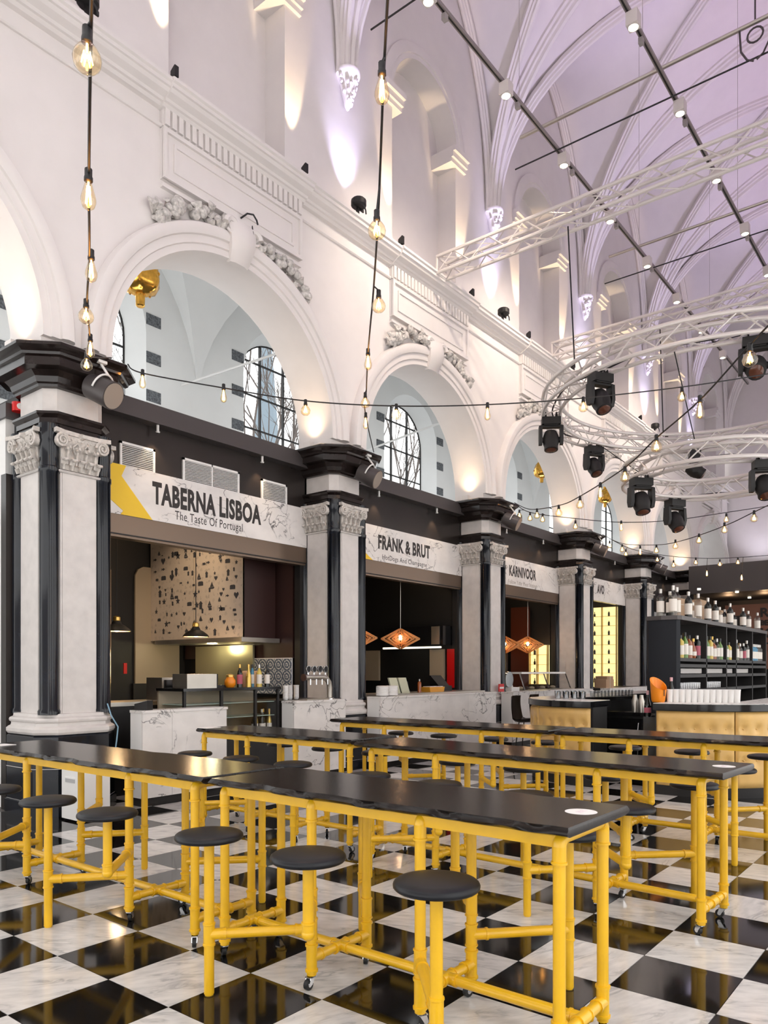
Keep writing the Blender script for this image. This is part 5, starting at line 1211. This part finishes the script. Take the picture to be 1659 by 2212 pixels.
# ceiling tracks with spotlights
def track(label, Y, z, x0, x1):
    org = ((x0 + x1) / 2, Y, z); T = thing('lighting_track', label, 'track', org, 0, 'lighting tracks'); slabbox('track_profile', (x0, x1, Y - .03, Y + .03, z - .02, z + .03), mat('track_grey', (.30, .27, .26), .45, .3), T, org); slabbox('track_slot', (x0, x1, Y - .012, Y + .012, z - .022, z - .019), M['black'], T, org)
    for x in (5, 10, 15, 20): MB().tube([(x, Y, z), (x, Y, 14.2)], .004, 4).build('hanger', M['steel'], T, 40, org)
track('left lighting track running along the nave under the vault', 5.38, 10.0, 2.0, 24); track('right lighting track running along the nave under the vault', 3.54, 10.0, 2.0, 24)
sb = MB(); sb.box(-.075, .075, -.075, .075, -.20, -.03); sb.box(-.02, .02, -.02, .02, -.03, 0); SBM = sb.mesh('housing', M['wmetal'], 0)
SLM = MB().lathe([(.058, -.206), (.062, -.20), (.062, -.198)], 14).mesh('lens', M['lens'], 40); SRM = MB().lathe([(.072, -.20), (.072, -.212), (.062, -.212), (.062, -.20)], 14).mesh('bezel', M['wmetal'], 40)
GA = mat('gear_grey', (.35, .32, .31), .5); SGM = MB().box(-.035, .035, -.03, .03, -.10, -.02).mesh('gear_box', GA, 0)
for Y, nm in ((5.38, 'left'), (3.54, 'right')):
    for k, X in enumerate((5.64, 7.57, 9.5, 11.4, 13.35, 15.3, 17.2, 19.1, 21)):
        T = thing('track_spotlight', 'lit square track spotlight on the %s track, %s' % (nm, ['first from the camera', 'second from the camera', 'third', 'fourth', 'fifth', 'sixth', 'seventh', 'eighth', 'last'][k]), 'spotlight', (X, Y - .06, 9.98), 0, 'track spotlights')
        put('housing', SBM, T); put('lens', SLM, T); put('bezel', SRM, T); put('gear_box', SGM, T, (.45, .06, 0))
for X, z0, z1, ya, nm in ((7.6, 9.95, None, 6.26, 'nearest'), (11.2, 10.42, 9.93, 6.5, 'second'), (15.75, 10.5, 9.95, 6.8, 'third'), (20.3, 10.5, 9.95, 6.8, 'farthest')):
    if z1 is None: tag(MB().tube([(X, ya, z0), (X, -.3, z0)], .012, 6).build('cross_cable', M['cable'], None, 40), 'thin dark cable across the top of the nave, ' + nm, 'cable')
    else:
        tag(MB().tube([(X, ya - .5, z0), (X, -.3, z0)], .03, 8).build('cross_tube', M['steel'], None, 40), 'thick tube across the nave under the vault, ' + nm, 'tube'); tag(MB().tube([(X, ya - .4, z1), (X, -.3, z1)], .012, 6).build('cross_cable', M['cable'], None, 40), 'thin dark cable across the nave, ' + nm, 'cable')
T = thing('cable_hook', 'dark looped cable ring with two hooks hanging from the cross tube', 'hook', (11.2, 2.42, 10.4)); MB().tube([(0, .10 * math.cos(a), -.15 + .10 * math.sin(a)) for a in (2 * PI * k / 14 for k in range(14))], .014, 6, True).build('loop', M['ledge'], T)
for s in (-1, 1): MB().tube([(0, s * .2, 0), (0, s * .18, -.3), (0, s * .1, -.45), (0, s * .02, -.5)], .014, 6).build('hook_arm', M['ledge'], T)
MB().tube([(0, 0, 0), (0, 0, 3.5)], .012, 5).build('cord', M['ledge'], T)
# fixtures of the cornice lamps
def uplight(label, x):
    T = thing('cornice_uplight', label, 'uplight', (x, 7.64, 8.78), 0, 'black cornice uplights'); MB().lathe([(.10, .0), (.12, .02), (.12, .10), (.10, .12)], 14, (0, -.02, .02)).build('can', M['black'], T); b_ = MB(); b_.box(-.14, .14, -.01, .01, -.0, .05); b_.box(-.02, .02, -.02, .02, -.115, .03); b_.build('bracket', M['black'], T, 0)
    MB().tube([(.0, -.1, .04), (.05, -.12, -.04), (.06, -.12, -.10)], .012, 5).build('lead', M['cable'], T)
for i, x in enumerate(PIERS[1:6]): uplight('round black uplight on the cornice above the %s pillar' % ['first', 'second', 'third', 'fourth', 'fifth'][i], x)
NB = MB().prism([(-.045, .07), (-.012, .07), (-.012, 0), (.012, 0), (.012, .07), (.045, .07), (.045, .16), (-.03, .20), (-.045, .20)], 'yz', -.028, .028).mesh('spot_wedge', M['black'], 0)
for i, x in enumerate(BAYS[1:6]):
    for s in (-1, 1): tag(put('niche_spot', NB, None, (x + s * 1.12, 7.66, 8.672)), 'small black niche spot at the %s of the %s niche' % ('left' if s < 0 else 'right', ['first', 'second', 'third', 'fourth', 'fifth'][i]), 'spotlight', 'niche spots on the cornice')
SFM = MB().box(-.05, .05, -.07, .07, 0, .09).mesh('soffit_spot', M['wmetal'], 0)
for i in range(1, 6):
    for s in (-1, 1): tag(put('soffit_spot', SFM, None, (PIERS[i] + s * .56, 8.16, 5.0)), 'small white lamp on the %s pillar cornice, %s side' % (['first', 'second', 'third', 'fourth', 'fifth'][i - 1], 'left' if s < 0 else 'right'), 'spotlight', 'arch lamps on the pillar cornices')
# ================================================================== festoon lights
def festoon(label, path, bulbs):
    P = [Vector(p) for p in path]; S = []
    for i in range(len(P) - 1):
        a, b, c, d = P[max(0, i - 1)], P[i], P[i + 1], P[min(len(P) - 1, i + 2)]
        for k in range(8):
            t = k / 8; S.append(.5 * ((2 * b) + (c - a) * t + (2 * a - 5 * b + 4 * c - d) * t * t + (3 * b - a - 3 * c + d) * t ** 3))
    S.append(P[-1]); org = P[0]
    T = thing('festoon_string', label, 'string lights', tuple(org), 0, 'festoon light strings')
    MB().tube(S, .0075, 6).build('cord', M['cable'], T, 40, org)
    for v, kind in bulbs:
        v = Vector(v); L, r = (.115, .0475) if kind == 'g' else (.14, .032)
        near = min(S, key=lambda q: (q - v).length)
        top = v + Vector((0, 0, L / 2)) ; dist = (near - Vector((v.x, v.y, near.z))).length
        if kind == 'g': pr = [(.013, 0), (.016, -.012), (.030, -.028), (.043, -.05), (.0475, -.068), (.043, -.092), (.028, -.108), (.001, -.115)]
        else: pr = [(.013, 0), (.014, -.02), (.022, -.05), (.031, -.085), (.032, -.105), (.025, -.128), (.012, -.138), (.001, -.14)]
        bm = shared(('fb', kind), lambda: MB().lathe(pr, 14).mesh('bulb', M['bulb'], 60)); b = put('bulb', bm, T, tuple(top - org)); b.scale = (1.2, 1.2, 1.12)
        def fil():
            m = MB(); n = 6
            for k in range(n):
                a0, a1 = 2 * PI * k / n, 2 * PI * (k + .5) / n; q = .018 if kind == 'g' else .011; z0, z1 = (-.045, -.085) if kind == 'g' else (-.035, -.115)
                m.tube([(q * .6 * math.cos(a0), q * .6 * math.sin(a0), z0), (q * math.cos(a1), q * math.sin(a1), z1), (q * .6 * math.cos(2 * a1 - a0), q * .6 * math.sin(2 * a1 - a0), z0)], .0022, 4)
            m.cyl((0, 0, -.0), (0, 0, z0), .004, 5); return m.mesh('filament', M['fil'], 0)
        put('filament', shared(('ff', kind), fil), b)
        sm = shared('fs', lambda: MB().lathe([(.012, .055), (.019, .05), (.019, .012), (.022, .008), (.022, -.012), (.016, -.016)], 10).mesh('socket', M['cable'], 40)); put('socket', sm, T, tuple(top - org))
        if (top + Vector((0, 0, .05)) - near).length > .03: MB().tube([near, top + Vector((0, 0, .05))], .006, 5).build('drop_lead', M['cable'], T, 40, org)
def plan(p, y, A, B):
    phi = TH - math.atan((p - 829.5) / F); c, s = math.cos(phi), math.sin(phi); ex, ey = B[0] - A[0], B[1] - A[1]
    k = (A[1] * c - A[0] * s) / (ex * s - ey * c); x, y_ = A[0] + ex * k, A[1] + ey * k; return atd(p, y, x * CT + y_ * ST)
C1, C2, C3, C4 = [(PIERS[i] + .2, 7.48, 4.99) for i in (1, 2, 3, 4)]
festoon('festoon string falling towards the camera from the first pillar', [C1, atd(192, 768, 7.2), atd(194, 728, 6.6), atd(188, 655, 5.6), atd(193, 556, 4.9), atd(192, 388, 3.9), atd(196, 82, 3.05), atd(203, -140, 2.6)],
        [(atd(188, 117, 3.0), 'g'), (atd(191, 416, 3.85), 'p'), (atd(197, 580, 4.9), 'p'), (atd(186, 678, 5.6), 'g'), (atd(195, 752, 6.6), 'p'), (atd(187, 785, 7.2), 'g')])
festoon('festoon string falling towards the camera from the second pillar', [C2, atd(789, 892, 9.6), atd(791, 850, 8.9), atd(795, 762, 7.4), atd(806, 636, 6.2), atd(817, 464, 5.0), atd(829, 158, 3.9), atd(842, -80, 3.3)],
        [(atd(790, 912, 9.6), 'p'), (atd(789, 868, 8.8), 'g'), (atd(795, 780, 7.4), 'p'), (atd(818, 656, 6.1), 'g'), (atd(814, 492, 4.7), 'g'), (atd(825, 187, 3.8), 'p')])
A, B = (4.75, 7.45), (12.4, .2); pl = lambda p, y: plan(p, y, A, B)
festoon('festoon string sagging across all arches from the first pillar', [(4.78, 7.45, 4.97), pl(308, 806), pl(483, 838), pl(660, 866), pl(856, 877), pl(1053, 874), pl(1260, 860), pl(1473, 836), pl(1620, 814), pl(1760, 790)],
        [(pl(308, 822), 'p'), (pl(483, 853), 'p'), (pl(660, 884), 'g'), (pl(856, 893), 'g'), (pl(1053, 892), 'p'), (pl(1260, 877), 'g'), (pl(1473, 855), 'g')])
A2, B2 = (13.73, 7.48), (4.9, .25); pl2 = lambda p, y: plan(p, y, A2, B2)
festoon('festoon string rising to the right edge from the third pillar', [C3, pl2(1145, 1100), pl2(1207, 1092), pl2(1253, 1072), pl2(1350, 1010), pl2(1418, 946), pl2(1512, 864), pl2(1620, 745), pl2(1700, 662)],
        [(pl2(1620, 772), 'g'), (pl2(1512, 884), 'p'), (pl2(1418, 962), 'g'), (pl2(1350, 1028), 'g'), (pl2(1297, 1063), 'p'), (pl2(1253, 1088), 'g'), (pl2(1207, 1106), 'g'), (pl2(1160, 1112), 'g')])
A3, B3 = (13.73, 7.48), (18.1, -.2); pl3 = lambda p, y: plan(p, y, A3, B3)
festoon('low festoon string running right from the third pillar', [C3, pl3(1146, 1107), pl3(1243, 1120), pl3(1342, 1128), pl3(1450, 1124), pl3(1569, 1107), pl3(1680, 1090)], [(pl3(p, y), k) for p, y, k in ((1122, 1113, 'g'), (1145, 1118, 'g'), (1172, 1121, 'g'), (1243, 1136, 'g'), (1342, 1138, 'p'), (1569, 1121, 'g'))])
A4, B4 = (18.28, 7.48), (9.2, -.1); pl4 = lambda p, y: plan(p, y, A4, B4)
festoon('festoon string rising to the right edge from the fourth pillar', [C4, pl4(1344, 1174), pl4(1420, 1177), pl4(1480, 1166), pl4(1565, 1136), pl4(1629, 1106), pl4(1700, 1072)], [(pl4(p, y), k) for p, y, k in ((1317, 1178, 'g'), (1344, 1186, 'g'), (1383, 1191, 'p'), (1418, 1188, 'g'), (1459, 1178, 'g'), (1510, 1166, 'g'), (1565, 1143, 'g'), (1629, 1118, 'g'))])
A5, B5 = (18.28, 7.48), (22.6, -.2); pl5 = lambda p, y: plan(p, y, A5, B5)
festoon('lowest festoon string above the bar shelf', [C4, pl5(1365, 1186), pl5(1455, 1202), pl5(1555, 1206), pl5(1680, 1198)], [(pl5(p, y), k) for p, y, k in ((1352, 1196, 'g'), (1420, 1208, 'g'), (1455, 1220, 'g'), (1503, 1214, 'g'), (1527, 1238, 'p'), (1555, 1218, 'g'), (1594, 1214, 'g'), (1602, 1247, 'p'))])
# ================================================================== gold artichoke lamps in the aisle
def gold_lamp(label, loc, s):
    T = thing('gold_lamp', label, 'pendant lamp', loc, 0, 'gold lamps in the aisle'); n = 24; R_ = []
    for r, z in ((.06, .52), (.05, .46), (.10, .43), (.17, .36), (.21, .22), (.215, .10), (.18, .02), (.10, -.02), (.07, -.03)): R_.append([((r * (1 + .07 * math.cos(6 * (2 * PI * j / n) + z * 5))) * s * math.cos(2 * PI * j / n), (r * (1 + .07 * math.cos(6 * (2 * PI * j / n) + z * 5))) * s * math.sin(2 * PI * j / n), z * s) for j in range(n)])
    MB().loft(R_).build('lobed_shade', M['gold'], T, 60); MB().lathe([(.055 * s, -.02 * s), (.05 * s, -.16 * s), (.04 * s, -.17 * s)], 14).build('lamp_neck', M['gold'], T)
    for k in range(6):
        a = 2 * PI * k / 6; MB().tube([(.06 * s * math.cos(a), .06 * s * math.sin(a), .42 * s), (.225 * s * math.cos(a), .225 * s * math.sin(a), .18 * s), (.12 * s * math.cos(a), .12 * s * math.sin(a), -.02 * s)], .012 * s, 5).build('seam_rib', M['gold'], T)
    MB().tube([(0, 0, .5 * s), (0, 0, 9.6 - loc[2])], .006, 5).build('cord', M['cable'], T)
q = atd(303, 630, 11.4); gold_lamp('large gold artichoke lamp inside the first arch', tuple(q), 1.35)
q = at(1170, 1030, 10.0); gold_lamp('gold artichoke lamp inside the third arch', tuple(q), 1.0)
q = at(1307, 1085, 10.0); gold_lamp('gold artichoke lamp inside the fourth arch', tuple(q), 1.0)
# ================================================================== small extras
q = at(538, 470, 7.7); T = thing('keystone_hook', 'small black curved hook above the first arch keystone', 'hook', tuple(q)); MB().tube([(-.06, .1, .0), (-.03, .0, .04), (.05, -.03, .05), (.11, -.03, .0), (.13, -.03, -.05)], .012, 6).build('arm', M['cable'], T); MB().tube([(.04, -.02, -.10), (.05, -.02, -.26)], [.006, .022], 6).build('drop_weight', M['cable'], T)
tag(MB().tube([at(232, 1520, 7.5), at(240, 1545, 7.42), at(255, 1570, 7.40), at(252, 1600, 7.40), at(246, 1640, 7.40)], .008, 6).build('blue_hose', mat('blue_hose', (.20, .34, .45), .5), None, 40), 'thin blue hose hanging beside the nearest marble counter', 'hose')
q = at(1086, 1487, 7.62); T = thing('red_notice', 'small red and white notice at the foot of the third pillar', 'notice', (13.55, 7.70, 1.12)); MB().box(-.10, .10, -.01, .01, 0, .16).build('card', M['red'], T, 0); MB().box(-.08, .08, -.014, -.01, .06, .10).build('white_band', M['white'], T, 0)
